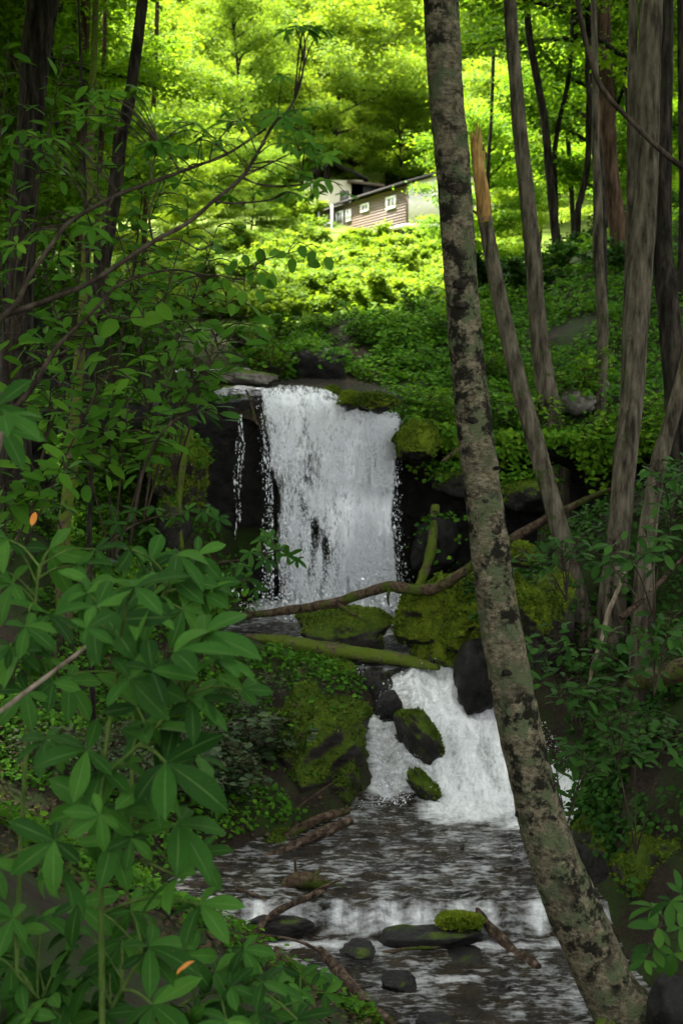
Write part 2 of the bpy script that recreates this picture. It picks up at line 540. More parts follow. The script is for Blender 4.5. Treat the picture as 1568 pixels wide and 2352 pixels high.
L_W = np.array([4, 4, 2.2, 2.2, 1.2, 1.2, 1.2, 3, 3, 3, 4, 10.]); L_S2 = np.array([.3, .35, .55, .65, .9, .6, .35, .35, .35, .35, .35, .3])
R_STEP = np.array([.3, .4, .5, .5, .3, .2, .2, -.45, -.1, .1, 0, 0]); R_S1 = np.array([.6, .8, .9, .9, .5, .35, .3, .12, .12, .15, .15, .1])
R_W = np.array([3, 2.5, 2.5, 2.5, 4, 4, 4, 4, 4, 4, 4, 10.]); R_S2 = np.array([.3, .35, .4, .4, .4, .4, .4, .3, .35, .4, .4, .3])

def water_level(y):
    return np.interp(y, KY, KS)

def terrain(x, y, rough=True):
    x = np.asarray(x, float); y = np.asarray(y, float)
    s, xl, xr = np.interp(y, KY, KS), np.interp(y, KY, KL), np.interp(y, KY, KR)
    ip = lambda a: np.interp(y, PY, a)
    dl, dr = xl - x, x - xr
    a = np.maximum(dl, 0)
    zl = s + ip(L_STEP) * (1 - np.exp(-a / .25)) + ip(L_S1) * np.minimum(a, ip(L_W)) + ip(L_S2) * np.maximum(0, a - ip(L_W))
    b = np.maximum(dr, 0)
    zr = s + ip(R_STEP) * (1 - np.exp(-b / .25)) + ip(R_S1) * np.minimum(b, ip(R_W)) + ip(R_S2) * np.maximum(0, b - ip(R_W))
    inner = np.minimum(-dl, -dr)
    depth = np.where(y < 30, .22, 0.0)
    bed = s - depth * np.clip(inner / .3, 0, 1)
    z = np.where(dl > 0, zl, np.where(dr > 0, zr, bed))
    z = z + .62 * np.exp(-((x - .25) / 1.9) ** 2 - ((y - 25.3) / 1.7) ** 2)
    if rough:
        p = xyz(x, y, 0 * x)
        bank = np.clip(np.maximum(dl, dr) / .4, 0, 1)
        z = z + bank * (.16 * fbm(p * 1.1, 4, 3) + .05 * fbm(p * 5, 3, 8)) + .5 * np.clip((y - 30) / 40, 0, 1) * np.clip(np.abs(y - 86) / 12, .2, 1) * fbm(p * .16, 3, 5)
    return z

def axis(segs):
    out = []
    for a, b, st in segs:
        out.append(np.arange(a, b, st))
    return np.concatenate(out + [np.array([segs[-1][1]])])
gx = axis([(-400, -100, 50), (-100, -30, 10), (-30, -10, 2), (-10, -4, .4), (-4, 4.5, .1), (4.5, 10, .4), (10, 30, 2), (30, 100, 10), (100, 400, 50)])
gy = axis([(-60, 0, 4), (0, 7, .5), (7, 20.2, .12), (20.2, 20.7, .05), (20.7, 28, .15), (28, 40, .6), (40, 120, 3), (120, 420, 20)])
X, Y = np.meshgrid(gx, gy)
Z = terrain(X, Y)
nx, ny = len(gx), len(gy)
gi = (np.arange(ny - 1)[:, None] * nx + np.arange(nx - 1)[None]).reshape(-1)
GQ = np.stack([gi, gi + 1, gi + nx + 1, gi + nx], -1)
terrain_me = mesh_data('terrain', xyz(X, Y, Z), GQ, None, True, {'grass': np.clip((Y - 29) / 6, 0, 1)})
tag(link('terrain', terrain_me, M['ground']), kind='structure')

# ------------------------------------------------------------------ cliff behind the fall
def build_cliff():
    plan = np.array([(-4.6, 17.6, -1.1), (-3.4, 18.7, -1.0), (-2.3, 19.5, -1.02), (-1.5, 20.0, -1.0), (-.6, 20.2, -.98), (.3, 20.2, -1.1), (.95, 20.05, -1.3),
                     (1.6, 19.75, -1.42), (2.6, 19.5, -1.5), (3.8, 19.2, -1.5), (5.2, 18.9, -1.2), (7, 18.7, -.8)])
    S = spline(plan, 26)
    m = len(S)
    d = np.gradient(S[:, :2], axis=0); d /= np.linalg.norm(d, axis=1)[:, None]
    nrm = np.column_stack([d[:, 1], -d[:, 0]])        # towards the viewer
    rows = []
    hs = np.concatenate([np.full(6, 1.0), np.linspace(1, 0, 64)])
    back = np.concatenate([np.linspace(1.0, .12, 6), np.zeros(64)])
    for k, (h, bk) in enumerate(zip(hs, back)):
        zb = -4.3
        z = zb + (S[:, 2] - zb) * h
        und = np.interp(h, [0, .12, .35, .6, .82, .93, 1], [.05, .25, .45, .5, .42, .06, .10])
        right = np.clip((S[:, 0] - .8) / 1.2, 0, 1)
        rec = und * (.55 + .75 * right)
        px = S[:, 0] - nrm[:, 0] * rec; py = S[:, 1] - nrm[:, 1] * rec
        if bk > 0:
            w = bk * np.maximum(.3, 21.0 - S[:, 1])
            px = px; py = S[:, 1] + w; z = np.maximum(z + .03, terrain(px, py, False) + .03)
        p = xyz(px, py, z)
        led = fbm(xyz(px * .7, py * .7, np.floor(z * 3.2 + .5 * vnoise(xyz(px, py, 0 * z), 4)) * 5.1), 2, 31) * .17
        nn = .07 * fbm(p * 4, 4, 33) + (led if bk == 0 else 0)
        p[:, 0] += nrm[:, 0] * nn; p[:, 1] += nrm[:, 1] * nn
        p[:, 2] += .05 * fbm(p * 3, 3, 37)
        rows.append(p)
    V = np.array(rows)
    r, c = V.shape[:2]
    i = (np.arange(r - 1)[:, None] * c + np.arange(c - 1)[None]).reshape(-1)
    Q = np.stack([i, i + c, i + c + 1, i + 1], -1)
    me = mesh_data('cliff', V.reshape(-1, 3), Q)
    tag(link('cliff', me, M['cliff']), kind='structure')
    return V.reshape(-1, 3), Q
cliffV, cliffQ = build_cliff()

# ------------------------------------------------------------------ rocks
def icosphere(sub):
    import bmesh
    bm = bmesh.new()
    bmesh.ops.create_icosphere(bm, subdivisions=sub, radius=1.0)
    V = np.array([v.co[:] for v in bm.verts]); T = np.array([[v.index for v in f.verts] for f in bm.faces])
    bm.free()
    return V, T
ICO4, ICO5, ICO3, ICO1 = icosphere(4), icosphere(5), icosphere(3), icosphere(1)

def rock_shape(seed, half, cuts=9, rough=.10, ico=ICO4, boxy=.55):
    rng = np.random.default_rng(seed)
    V, T = ico
    V = V.copy()
    k = np.max(np.abs(V), axis=1, keepdims=True)
    V = V * ((1 - boxy) + boxy / k * .8)
    for _ in range(cuts):
        n = norm(rng.normal(size=3))
        dd = rng.uniform(.62, .95)
        h = V @ n - dd
        V = V - n * np.maximum(h, 0)[:, None] * .92
    U0 = norm(V)
    rid = 1 - np.abs(fbm(U0 * 2.2 + seed, 4, seed + 2)) * 3
    V = V + U0 * (rough * (1.1 * fbm(U0 * 1.7 + seed, 4, seed, .6) + .35 * np.clip(rid, -1, 1)))[:, None]
    V = V + U0 * (rough * .45 * fbm(U0 * 7 + seed, 4, seed + 5, .6))[:, None]
    V = V - (V.max(0) + V.min(0)) / 2
    V = V / V.max(0)
    return V * np.asarray(half), T

ROCKV, ROCKT, ROCKREC = [], [], []
def rotm(rx, ry, rz):
    return np.array(Matrix.Rotation(rz, 3, 'Z') @ Matrix.Rotation(ry, 3, 'Y') @ Matrix.Rotation(rx, 3, 'X'))

def rock(px, Yd, dep, mat, label, seed, rot=(0, 0, 0), name='boulder', cat='boulder', group=None, cuts=13, rough=.21, ico=ICO4, boxy=.35, sink=0.0, grow=1.0):
    x0, y0, x1, y1 = px
    c = at((x0 + x1) / 2, (y0 + y1) / 2, Yd)
    half = np.array([(x1 - x0) / 2 * pxm(Yd), dep, (y1 - y0) / 2 * pxm(Yd)]) * grow
    V, T = rock_shape(seed, half, cuts, rough, ico, boxy)
    V = V @ rotm(*[math.radians(a) for a in rot]).T
    V[:, 2] -= sink
    o = link(name, mesh_data(name, V, None, T), M[mat], loc=c)
    tag(o, label, cat, group)
    ROCKV.append(V + c); ROCKT.append(T); ROCKREC.append((o, V + c, T))
    return o

rock((685, 1388, 905, 1500), 17.3, .62, 'rock_some', 'flat-topped mossy boulder in the pool under the fallen branch', 11, (6, -3, 5), cuts=7)
rock((680, 1402, 730, 1446), 17.9, .16, 'rock_moss', 'small blocky mossy stone beside the flat pool boulder', 12, (0, 10, 20))
rock((905, 1300, 1140, 1560), 16.9, .95, 'rock_full', 'huge moss-covered boulder leaning above the lower cascade', 13, (-14, 34, 12), ico=ICO5, cuts=9, rough=.3, boxy=.1)
rock((1035, 1470, 1150, 1640), 15.75, .45, 'rock_wet', 'black wet boulder below the huge mossy one, right of the cascade', 14, (0, 10, 0))
rock((908, 1615, 1004, 1762), 15.05, .3, 'rock_some', 'rounded dark rock splitting the cascade in two', 15, (0, -26, 10), cuts=14)
rock((946, 1750, 998, 1866), 14.45, .2, 'rock_some', 'pointed slanting rock at the foot of the cascade', 16, (0, -34, 0), cuts=14)
rock((560, 1570, 870, 1920), 14.8, .85, 'rock_moss', 'big moss-streaked boulder on the left side of the cascade', 17, (-6, 30, -10), ico=ICO5, cuts=9, rough=.34, boxy=.05)
rock((856, 1585, 930, 1668), 15.5, .25, 'rock_wet', 'black rock in the cascade above the rounded splitting rock', 118, (0, -20, 0))
rock((826, 1535, 905, 1640), 15.95, .35, 'rock_wet', 'black rock wedged under the mossy plank-like log', 18)
rock((590, 1508, 830, 1650), 16.1, .5, 'rock_some', 'leafy mossy rock ledge supporting the mossy log', 19, (0, 0, 8))
rock((820, 904, 915, 952), 19.75, .32, 'rock_full', 'bright mossy stone capping the right lip of the waterfall', 20, (0, 6, 0))
rock((776, 898, 826, 945), 20.1, .25, 'rock_moss', 'small mossy stone where the waterfall lip steps down', 21)
rock((742, 888, 785, 918), 20.5, .2, 'rock_moss', 'low green stone in the water just behind the lip', 22)
rock((905, 965, 1010, 1070), 19.55, .45, 'rock_full', 'mossy shoulder of rock beside the right edge of the waterfall', 23, (0, -20, 0))
rock((985, 1075, 1110, 1150), 19.5, .4, 'rock_some', 'mossy ledge jutting from the dark cliff behind the birch', 119, (0, 12, 0), cuts=12)
rock((1130, 1100, 1290, 1180), 19.2, .45, 'rock_some', 'dark mossy ledge under the terrace edge by the snapped tree', 120, (0, -8, 0), cuts=12)
rock((940, 1180, 1060, 1330), 19.3, .35, 'rock_wet', 'black block at the foot of the cliff beside the fall', 121, cuts=12)
rock((335, 985, 480, 1200), 19.0, .55, 'rock_moss', 'tall mossy boulder on the cliff left of the waterfall', 24, (0, 8, 10), ico=ICO5)
rock((355, 1130, 440, 1260), 18.6, .35, 'rock_some', 'mossy stone below the tall mossy cliff boulder', 25)
rock((480, 848, 640, 886), 21.9, .5, 'rock_grey', 'flat pale rock with moss lying beside the upper stream', 26, (0, 3, 0))
rock((570, 795, 665, 884), 22.9, .5, 'rock_moss', 'dark mossy rock behind the flat pale rock', 27)
rock((650, 800, 800, 890), 23.2, .45, 'rock_wet', 'shadowed dark rock under the leafy mound', 28)
rock((520, 765, 600, 800), 25.5, .5, 'rock_some', 'dark rock at the left end of the leafy mound', 29)
rock((1160, 1310, 1260, 1480), 14.9, .4, 'rock_full', 'rounded boulder with bright green moss behind the leaning birch', 30, (0, -18, 0))
rock((1165, 1245, 1232, 1306), 14.7, .2, 'rock_full', 'small bright moss cushion on the sloping fallen branch', 31, rough=.2)
rock((1210, 1300, 1320, 1560), 15.4, .6, 'rock_some', 'brown-grey mossy rock face beside the thin leaning tree', 32)
rock((1275, 880, 1365, 950), 20.6, .45, 'rock_grey', 'grey rock with moss on the terrace between two trunks', 33, (0, -10, 15))
rock((1335, 862, 1400, 905), 21.6, .4, 'rock_grey', 'pale grey rock behind the slender terrace trunk', 34)
rock((1400, 880, 1530, 960), 21.5, .5, 'rock_some', 'brown rock on the terrace behind the big trunk', 35)
rock((1310, 1840, 1470, 2060), 12.6, .6, 'rock_some', 'dark mossy boulder overhanging the pool right of the birch', 36, (0, 8, 0))
rock((1400, 1880, 1640, 2120), 12.0, .6, 'rock_moss', 'sloping moss-ridged boulder on the right bank above the water', 37, (0, -34, 0), ico=ICO5)
rock((1130, 755, 1190, 790), 27, .4, 'rock_grey', 'small grey rock at the back of the green terrace', 38)
# rocks of the small riffle
rock((872, 2072, 1085, 2092), 12.05, .2, 'rock_wet', 'long low black slab breaking the water of the riffle', 40, (0, 0, 4), cuts=5, boxy=.9, rough=.12)
rock((1000, 2098, 1112, 2130), 11.7, .16, 'rock_moss', 'cushion of moss on the end of the dark slab', 141, (0, 4, 0), 'moss_cushion', 'moss')
rock((860, 2122, 1118, 2162), 11.6, .2, 'rock_wet', 'dark slab with a mossy end beside the driftwood', 41, (0, -2, -3), cuts=5, boxy=.9, rough=.12, sink=.05)
rock((878, 2026, 942, 2054), 12.45, .12, 'rock_wet', 'small pointed black stone in the pool behind the slabs', 42, (0, 12, 0))
rock((770, 2042, 820, 2070), 12.2, .1, 'rock_damp', 'small brown mossy stone next to the driftwood heap', 43)
rock((890, 2182, 1115, 2204), 11.3, .2, 'rock_wet', 'thin dark ledge of rock below the mossy-ended slab', 44, (0, -4, 0), cuts=5, boxy=.9, rough=.12, sink=.05)
rock((775, 2170, 865, 2194), 11.2, .2, 'rock_wet', 'rounded brown stone lapped by water under the riffle', 45)
rock((420, 2138, 572, 2170), 11.5, .25, 'rock_damp', 'dark mossy slab in the white water by the buckeye leaves', 46, (0, 4, 0))
rock((545, 2098, 740, 2150), 11.75, .2, 'rock_wet', 'black wet rock under the driftwood branch', 47)
rock((1200, 2118, 1350, 2158), 11.9, .3, 'rock_wet', 'black wet rock in the rapids behind the birch', 48, sink=.04)
rock((1120, 2196, 1300, 2232), 11.2, .25, 'rock_wet', 'low black rock under the end of the right driftwood', 49, sink=.05)
rock((640, 2240, 790, 2275), 10.5, .25, 'rock_wet', 'flat mossy stone at the water edge by the root', 50)
rock((690, 2290, 785, 2348), 9.9, .22, 'rock_tan', 'tan rounded stone on the near bank', 51, (0, 5, 0))
rock((780, 2318, 870, 2370), 9.8, .2, 'rock_moss', 'green mossy stone next to the tan stone', 52)
rock((560, 2265, 680, 2330), 9.9, .25, 'rock_some', 'mossy stone half hidden by leaves on the near bank', 53)
rock((870, 2235, 960, 2280), 10.4, .16, 'rock_wet', 'dark submerged-looking stone in the near shallows', 54)
rock((950, 2335, 1060, 2380), 9.9, .16, 'rock_wet', 'dark stone in the shallows below the birch', 55)
rock((1480, 2240, 1640, 2400), 9.2, .35, 'rock_wet', 'black rock by the foot of the birch', 56)
rock((300, 1930, 520, 2080), 12.9, .5, 'rock_wet', 'black rock in the shade behind the buckeye leaves', 57)
rock((560, 1900, 720, 1990), 13.5, .35, 'rock_some', 'low mossy rock under the two bank logs', 58)

# ------------------------------------------------------------------ water
def vgrid(x0, x1, y0, y1, st):
    xs = np.arange(x0, x1 + st, st); ys_ = np.arange(y0, y1 + st, st)
    A, B = np.meshgrid(xs, ys_)
    n, m = len(xs), len(ys_)
    i = (np.arange(m - 1)[:, None] * n + np.arange(n - 1)[None]).reshape(-1)
    return A, B, np.stack([i, i + 1, i + n + 1, i + n], -1)

def build_stream():
    A, B, Q = vgrid(-3.2, 4.6, 7.2, 20.25, .034)
    s = water_level(B)
    slope = np.abs(np.gradient(s, axis=0)) / .034
    casc = np.clip((B - 14.25) / .25, 0, 1) * np.clip((16.35 - B) / .3, 0, 1) * np.clip((A - .1) / .25, 0, 1)
    rif = np.exp(-((B - 11.76) / .16) ** 2)
    rif2 = np.exp(-((B - 10.9) / .8) ** 2)
    plunge = np.exp(-np.maximum(0, 19.5 - B) / 1.3) * np.exp(-(np.maximum(0, np.abs(A + .2) - .9) / .3) ** 2)
    p = xyz(A, B, 0 * A)
    # ripples everywhere, standing waves in fast water
    ripple = .020 * fbm(p * np.array((4, 8, 1)), 3, 51) + .012 * fbm(p * np.array((13, 22, 1)), 2, 55)
    rough = .055 * fbm(p * np.array((6, 4, 1)), 4, 61)
    z = s + ripple + rough * (casc * 1.9 + rif * .9 + rif2 * .35 + plunge * 1.0)
    # cascade surface humps
    z += casc * .16 * fbm(p * np.array((2.6, 1.3, 1)), 4, 66, .6)
    below = np.clip((14.5 - B) / 1.2, 0, 1)
    foam_run = np.clip(1.15 - below + .45 * fbm(p * np.array((1.6, 2.5, 1)), 4, 72), 0, 1) * np.clip((B - 12.9) / .5, 0, 1) * np.clip((A - .5 - .25 * fbm(p * 1.5, 2, 71)) / .5, 0, 1)
    foam = np.maximum(casc * .80, foam_run * 1.05)
    foam = np.maximum(foam, .80 * plunge)
    chute = fbm(p * np.array((2.4, .9, 1)), 3, 75)
    foam = np.maximum(foam, rif * (.58 + .6 * fbm(p * np.array((7, .8, 1)), 3, 76)))
    foam = np.maximum(foam, np.exp(-((B - 11.5) / .14) ** 2) * (.68 + .3 * chute))
    foam = np.maximum(foam, np.exp(-((B - 10.9) / .12) ** 2) * (.50 + .4 * chute))
    foam = np.maximum(foam, .50 * np.exp(-((B - 10.6) / .7) ** 2) * np.clip((A - 1.0) / .6, 0, 1) + 0 * A)
    foam = np.maximum(foam, .80 * np.exp(-((A + 1.25) / .5) ** 2 - ((B - 11.6) / .4) ** 2))
    foam = np.maximum(foam, .40 + .14 * fbm(p * np.array((3, 2, 1)), 3, 79))  # pale base streaks paint sky glints onto the open pool as thin foam
    V = xyz(A, B, z)
    me = mesh_data('stream', V.reshape(-1, 3), Q, None, True, {'foam': foam})
    tag(link('stream', me, M['water']), kind='structure')
    # upper stream above the lip
    A, B, Q = vgrid(-6.5, 1.4, 20.2, 33, .05)
    s = np.interp(B, KY, KS)
    s = np.where(B < 20.6, -.93, s)
    p = xyz(A, B, 0 * A)
    z = s + .012 * fbm(p * np.array((5, 8, 1)), 3, 81) + .03 * fbm(p * 2, 3, 82) * np.exp(-((B - 23.8) / .5) ** 2)
    z = z - np.clip((A + .2) / 1.0, 0, 1) * np.clip((21.6 - B) / 1.2, 0, 1) * .30
    foam = np.maximum(.12 + .22 * fbm(p * 2.2, 3, 83), .75 * np.exp(-((B - 24) / .5) ** 2))
    foam = np.maximum(foam, .5 * np.clip((20.9 - B) / .5, 0, 1) * np.clip((A + .9) / .5, 0, 1))
    inside = (A < np.interp(B, KY, KR) + .12) & (A > np.interp(B, KY, KL) - .25)
    Q = Q[inside.ravel()[Q].all(1)]
    me = mesh_data('upper_stream', xyz(A, B, z).reshape(-1, 3), Q, None, True, {'foam': foam})
    tag(link('upper_stream', me, M['water']), kind='structure')
build_stream()

TOPX = np.array([556, 600, 640, 700, 760, 820, 870, 926])
TOPY = np.array([905, 896, 888, 886, 900, 932, 944, 952])
def fall_point(u, v):
    """u across 0..1, v down 0..1 -> world"""
    tx = 590 + 336 * u
    bx = 628 + 296 * u
    px = tx + (bx - tx) * np.clip(v * 2.2, 0, 1) ** .8
    px = np.where(u > .8, px - 22 * np.sin(np.clip(v, 0, 1) * PI) * (u - .8) / .2, px)
    ty = np.interp(tx, TOPX, TOPY)
    py = ty + (1402 - ty) * v
    Yd = 20.35 - .95 * np.clip(v, 0, 1) ** .55
    return px, py, Yd

def at_arr(px, py, Yd):
    r = (px - 784.0) / FPX; u = (1176.0 - py) / FPX
    fy = CP + u * SP; fz = -SP + u * CP
    t = Yd / fy
    return np.stack([r * t, Yd * np.ones_like(r), fz * t], -1)

def cover(u, v):
    px, py, _ = fall_point(u, v)
    c = np.full_like(u, .80)
    # dark wedge low on the left where the rock shows through
    w = np.exp(-(((px - 722 - .22 * (py - 1250)) / 40) ** 2 + ((py - 1275) / 110) ** 2))
    c -= .40 * w * (.8 + .5 * np.sin(px / 5.0 + py / 60.0))
    c -= .30 * np.exp(-(((px - 705) / 30) ** 2 + ((py - 1075) / 60) ** 2))
    c -= .35 * np.clip((.16 - u) / .16, 0, 1) * np.clip((v - .15) / .3, 0, 1)
    c -= .30 * np.clip((.32 - u) / .3, 0, 1) * np.clip((v - .6) / .3, 0, 1)
    c -= .8 * np.clip((.045 - u) / .045, 0, 1) + .8 * np.clip((u - .96) / .04, 0, 1)
    c -= .22 * np.clip((.05 - v) / .05, 0, 1)
    c -= .28 * np.exp(-(((px - 690 - .55 * (py - 1150)) / 16) ** 2)) * np.clip((py - 1060) / 60, 0, 1) * np.clip((1330 - py) / 60, 0, 1)
    c += .10 * np.clip((u - .5) / .3, 0, 1)
    return c

def build_fall():
    lay = []
    for k, (off, seed, dc) in enumerate(((.0, 91, -.04), (.10, 96, -.12), (.2, 101, -.16))):
        U, Vv = np.meshgrid(np.linspace(0, 1, 130), np.linspace(0, 1, 220))
        wob = .075 * fbm(xyz(np.sign(U - .5) * 7, Vv * 6, U * 0), 4, seed, .6)
        edge = np.clip(np.abs(U - .5) * 2, 0, 1) ** 4
        px, py, Yd = fall_point(U + wob * edge, Vv)
        P = at_arr(px, py, Yd)
        nz = .22 * fbm((P + np.array((0, 0, 1)) * P[..., :1] * .6) * np.array((3.0, 1, 1.1)), 3, seed + 1) + .10 * fbm(P * np.array((10, 1, 3.5)), 4, seed + 4, .6)
        P[..., 1] -= nz * np.clip(Vv * 6, .15, 1) - off * np.clip(Vv * 3, 0, 1)
        P[..., 2] += .04 * fbm(P * 9, 3, seed + 9)
        lay.append((P, cover(U, Vv) + dc))
    r, c = lay[0][0].shape[:2]
    i = (np.arange(r - 1)[:, None] * c + np.arange(c - 1)[None]).reshape(-1)
    Q = np.stack([i, i + 1, i + c + 1, i + c], -1)
    V = np.concatenate([l[0].reshape(-1, 3) for l in lay]); F = np.concatenate([l[1].ravel() for l in lay])
    me = mesh_data('waterfall', V, np.concatenate([Q, Q + r * c, Q + 2 * r * c]), None, True, {'foam': F})
    tag(link('waterfall', me, M['fall']), kind='structure')

TET = (np.array([(1, 0, -.35), (-.5, .87, -.35), (-.5, -.87, -.35), (0, 0, 1.0)], float), np.array([(0, 1, 3), (1, 2, 3), (2, 0, 3), (0, 2, 1)]))
OCT = (np.array([(1, 0, 0), (-1, 0, 0), (0, 1, 0), (0, -1, 0), (0, 0, 1), (0, 0, -1)], float),
       np.array([(0, 2, 4), (2, 1, 4), (1, 3, 4), (3, 0, 4), (2, 0, 5), (1, 2, 5), (3, 1, 5), (0, 3, 5)]))
def blobs(P, R, stretch=None, tet=False):
    ov, ot = TET if tet else OCT
    st = np.ones((len(P), 3)) if stretch is None else stretch
    V = P[:, None] + ov[None] * R[:, None, None] * st[:, None]
    T = (np.arange(len(P))[:, None, None] * len(ov) + ot[None]).reshape(-1, 3)
    return V.reshape(-1, 3), T

def build_spray():
    rng = np.random.default_rng(5)
    g = Geo()
    n = 120000
    u = rng.uniform(-.02, 1.02, n); v = rng.beta(1.1, .95, n)
    px, py, Yd = fall_point(u, v)
    P = at_arr(px, py, Yd - .10 - np.abs(rng.normal(0, .09, n)))
    cl = fbm(P * np.array((9, 1, 1.6)), 3, 111) + .5 * fbm(P * np.array((3, 1, 2.2)), 2, 114)
    keep = (cl > -.02) & (rng.uniform(0, 1, n) < cover(u, v) * 1.3 - .2)
    P = P[keep]
    R = rng.gamma(1.5, .0016, len(P)) + .0016
    V, T = blobs(P, R, np.column_stack([np.ones(len(P)), np.ones(len(P)), rng.uniform(1.5, 6.0, len(P))]), True)
    g.add(V, None, T)
    # loose drops thrown off both edges
    for side, cnt in ((0, 700), (1, 420)):
        v = rng.beta(2, 1.2, cnt)
        px, py, Yd = fall_point(np.full(cnt, float(side)), v)
        sgn = -1 if side == 0 else 1
        px = px + sgn * np.abs(rng.normal(0, 12, cnt)) * (.35 + v)
        P = at_arr(px, py, Yd - rng.uniform(0, .25, cnt))
        V, T = blobs(P, rng.gamma(1.4, .0022, cnt) + .0016, np.column_stack([np.ones(cnt), np.ones(cnt), rng.uniform(1, 3.5, cnt)]))
        g.add(V, None, T)
    # trickles over the left ledge
    for cx_, n_, y0, y1 in ((549, 110, 955, 1200), (556, 90, 950, 1120), (541, 60, 1000, 1240), (604, 60, 960, 1090)):
        py = rng.uniform(y0, y1, n_) ** 1.0
        px = cx_ + rng.normal(0, 1.5, n_) + 3 * np.sin(py / 26)
        P = at_arr(px, py, np.full(n_, 19.6))
        V, T = blobs(P, rng.gamma(1.6, .0013, n_) + .001, np.column_stack([np.ones(n_), np.ones(n_), rng.uniform(2, 7, n_)]))
        g.add(V, None, T)
    # foam drops over the cascade and plunge pool
    cnt = 16000
    y = rng.uniform(14.1, 16.3, cnt); x = np.interp(y, KY, KL) + .1 + rng.uniform(0, 1, cnt) * (np.interp(y, KY, KR) - np.interp(y, KY, KL) - .1)
    z = water_level(y) + np.abs(rng.normal(0, .05, cnt)) + .03
    P = xyz(x, y, z)
    keep = fbm(P * np.array((4, 3, 1)), 3, 121) > -.05
    P = P[keep]
    V, T = blobs(P, rng.gamma(1.5, .0018, len(P)) + .0014, None, True)
    g.add(V, None, T)
    cnt = 1500
    P = xyz(rng.normal(-.15, .65, cnt), 19.3 - np.abs(rng.normal(0, .3, cnt)), -3.9 + np.abs(rng.normal(0, .16, cnt)))
    V, T = blobs(P, rng.gamma(2, .004, cnt) + .003)
    g.add(V, None, T)
    tag(link('spray', g.mesh('spray'), M['spray']), 'white drops and foam thrown up by the falling water', 'spray', kind='stuff')
def build_film():
    U, W = np.meshgrid(np.linspace(0, 1, 70), np.linspace(0, 1, 50))
    x0 = 486 + 150 * U; y0 = 893 - 10 * np.sin(U * PI) + 4 * U
    x1 = 520 + 118 * U; y1 = 948 + 52 * U ** 1.4
    px = x0 + (x1 - x0) * W; py = y0 + (y1 - y0) * W ** 1.2
    P = at_arr(px, py, 20.55 - .62 * W ** .8)
    P[..., 1] -= .03 * fbm(P * np.array((5, 3, 2)), 3, 131)
    P[..., 2] += .02 * fbm(P * 7, 3, 132)
    r, c = P.shape[:2]
    i = (np.arange(r - 1)[:, None] * c + np.arange(c - 1)[None]).reshape(-1)
    foam = .30 + .25 * fbm(P * np.array((6, 2, 2)), 3, 133) + .35 * np.clip((U - .7) / .3, 0, 1) - .1 * W
    me = mesh_data('lip_film', P.reshape(-1, 3), np.stack([i, i + 1, i + c + 1, i + c], -1), None, True, {'foam': foam})
    tag(link('lip_film', me, M['water']), kind='structure')
build_film()
build_fall()
build_spray()

# ------------------------------------------------------------------ logs, branches, driftwood
def px_path(pts, Y0, Y1=None):
    """pts of (x, y, width) in view pixels -> world path and radii; distance runs from Y0 to Y1"""
    n = len(pts)
    Y1 = Y0 if Y1 is None else Y1
    P, R = [], []
    for i, (x, y, w) in enumerate(pts):
        Yd = Y0 + (Y1 - Y0) * i / max(1, n - 1)
        P.append(at(x, y, Yd)); R.append(w / 2 * pxm(Yd))
    return np.array(P), np.array(R)

def log(pts, Y0, Y1, mat, label, name='log', cat='log', n=14, rough=.32, seed=1, flat=None, extra=None, group=None):
    P, R = px_path(pts, Y0, Y1)
    c = P.mean(0)
    V, Q, T = tube(P, R, n, 6, rough, seed, 7, flat)
    if extra:
        root = thing(name, c, label, cat, group)
        link('stem', mesh_data(name, V - c, Q, T), M[mat], root)
        for k, (ep, ey0, ey1) in enumerate(extra):
            EP, ER = px_path(ep, ey0, ey1)
            v, q, t = tube(EP, ER, 7, 5, .15, seed + k + 3, 9)
            link('side_twig', mesh_data('side_twig', v - c, q, t), M[mat], root)
        return root
    o = link(name, mesh_data(name, V - c, Q, T), M[mat], loc=c)
    return tag(o, label, cat, group)

log([(470, 1424, 14), (560, 1414, 17), (660, 1402, 20), (770, 1384, 24), (850, 1358, 24), (895, 1347, 25), (935, 1352, 26), (990, 1354, 24), (1050, 1322, 22),
     (1100, 1288, 22), (1170, 1242, 22), (1230, 1205, 20), (1300, 1170, 17), (1360, 1140, 14), (1402, 1124, 8)], 17.2, 15.6, 'log_bark',
    'long bent branch fallen across the stream in front of the waterfall', 'fallen_branch', 'branch', seed=2,
    extra=[([(775, 1388, 13), (800, 1404, 10), (840, 1428, 6)], 16.75, 16.6), ([(895, 1350, 10), (890, 1372, 7), (893, 1392, 4)], 16.55, 16.5)])
log([(565, 1462, 24), (640, 1472, 44), (720, 1486, 54), (800, 1498, 54), (880, 1509, 52), (950, 1522, 42), (1008, 1535, 16)], 17.0, 16.15, 'bark_moss',
    'flat mossy log lying across the head of the lower cascade', seed=4, flat=.62, rough=.24, n=16)
log([(1000, 1160, 18), (994, 1220, 24), (986, 1280, 24), (968, 1330, 22), (950, 1372, 16)], 19.2, 18.6, 'bark_moss', 'leaning mossy log beside the foot of the waterfall', seed=6)
log([(806, 1884, 24), (740, 1912, 25), (660, 1948, 24), (570, 1990, 20), (500, 2020, 15)], 13.5, 12.6, 'drift', 'straight bare log at the left edge of the lower pool', seed=7)
log([(800, 1862, 20), (730, 1882, 22), (650, 1925, 22), (580, 1965, 16)], 13.8, 13.2, 'log_bark', 'dark log lying behind the straight bare log', seed=8)
log([(745, 2046, 12), (700, 2064, 15), (655, 2084, 17), (620, 2106, 17), (590, 2140, 15), (572, 2168, 10)], 11.9, 11.5, 'drift', 'crooked driftwood branch reaching into the riffle', 'driftwood', 'driftwood', seed=9,
    extra=[([(700, 2066, 10), (735, 2040, 7), (790, 2018, 4)], 11.9, 12.0)])
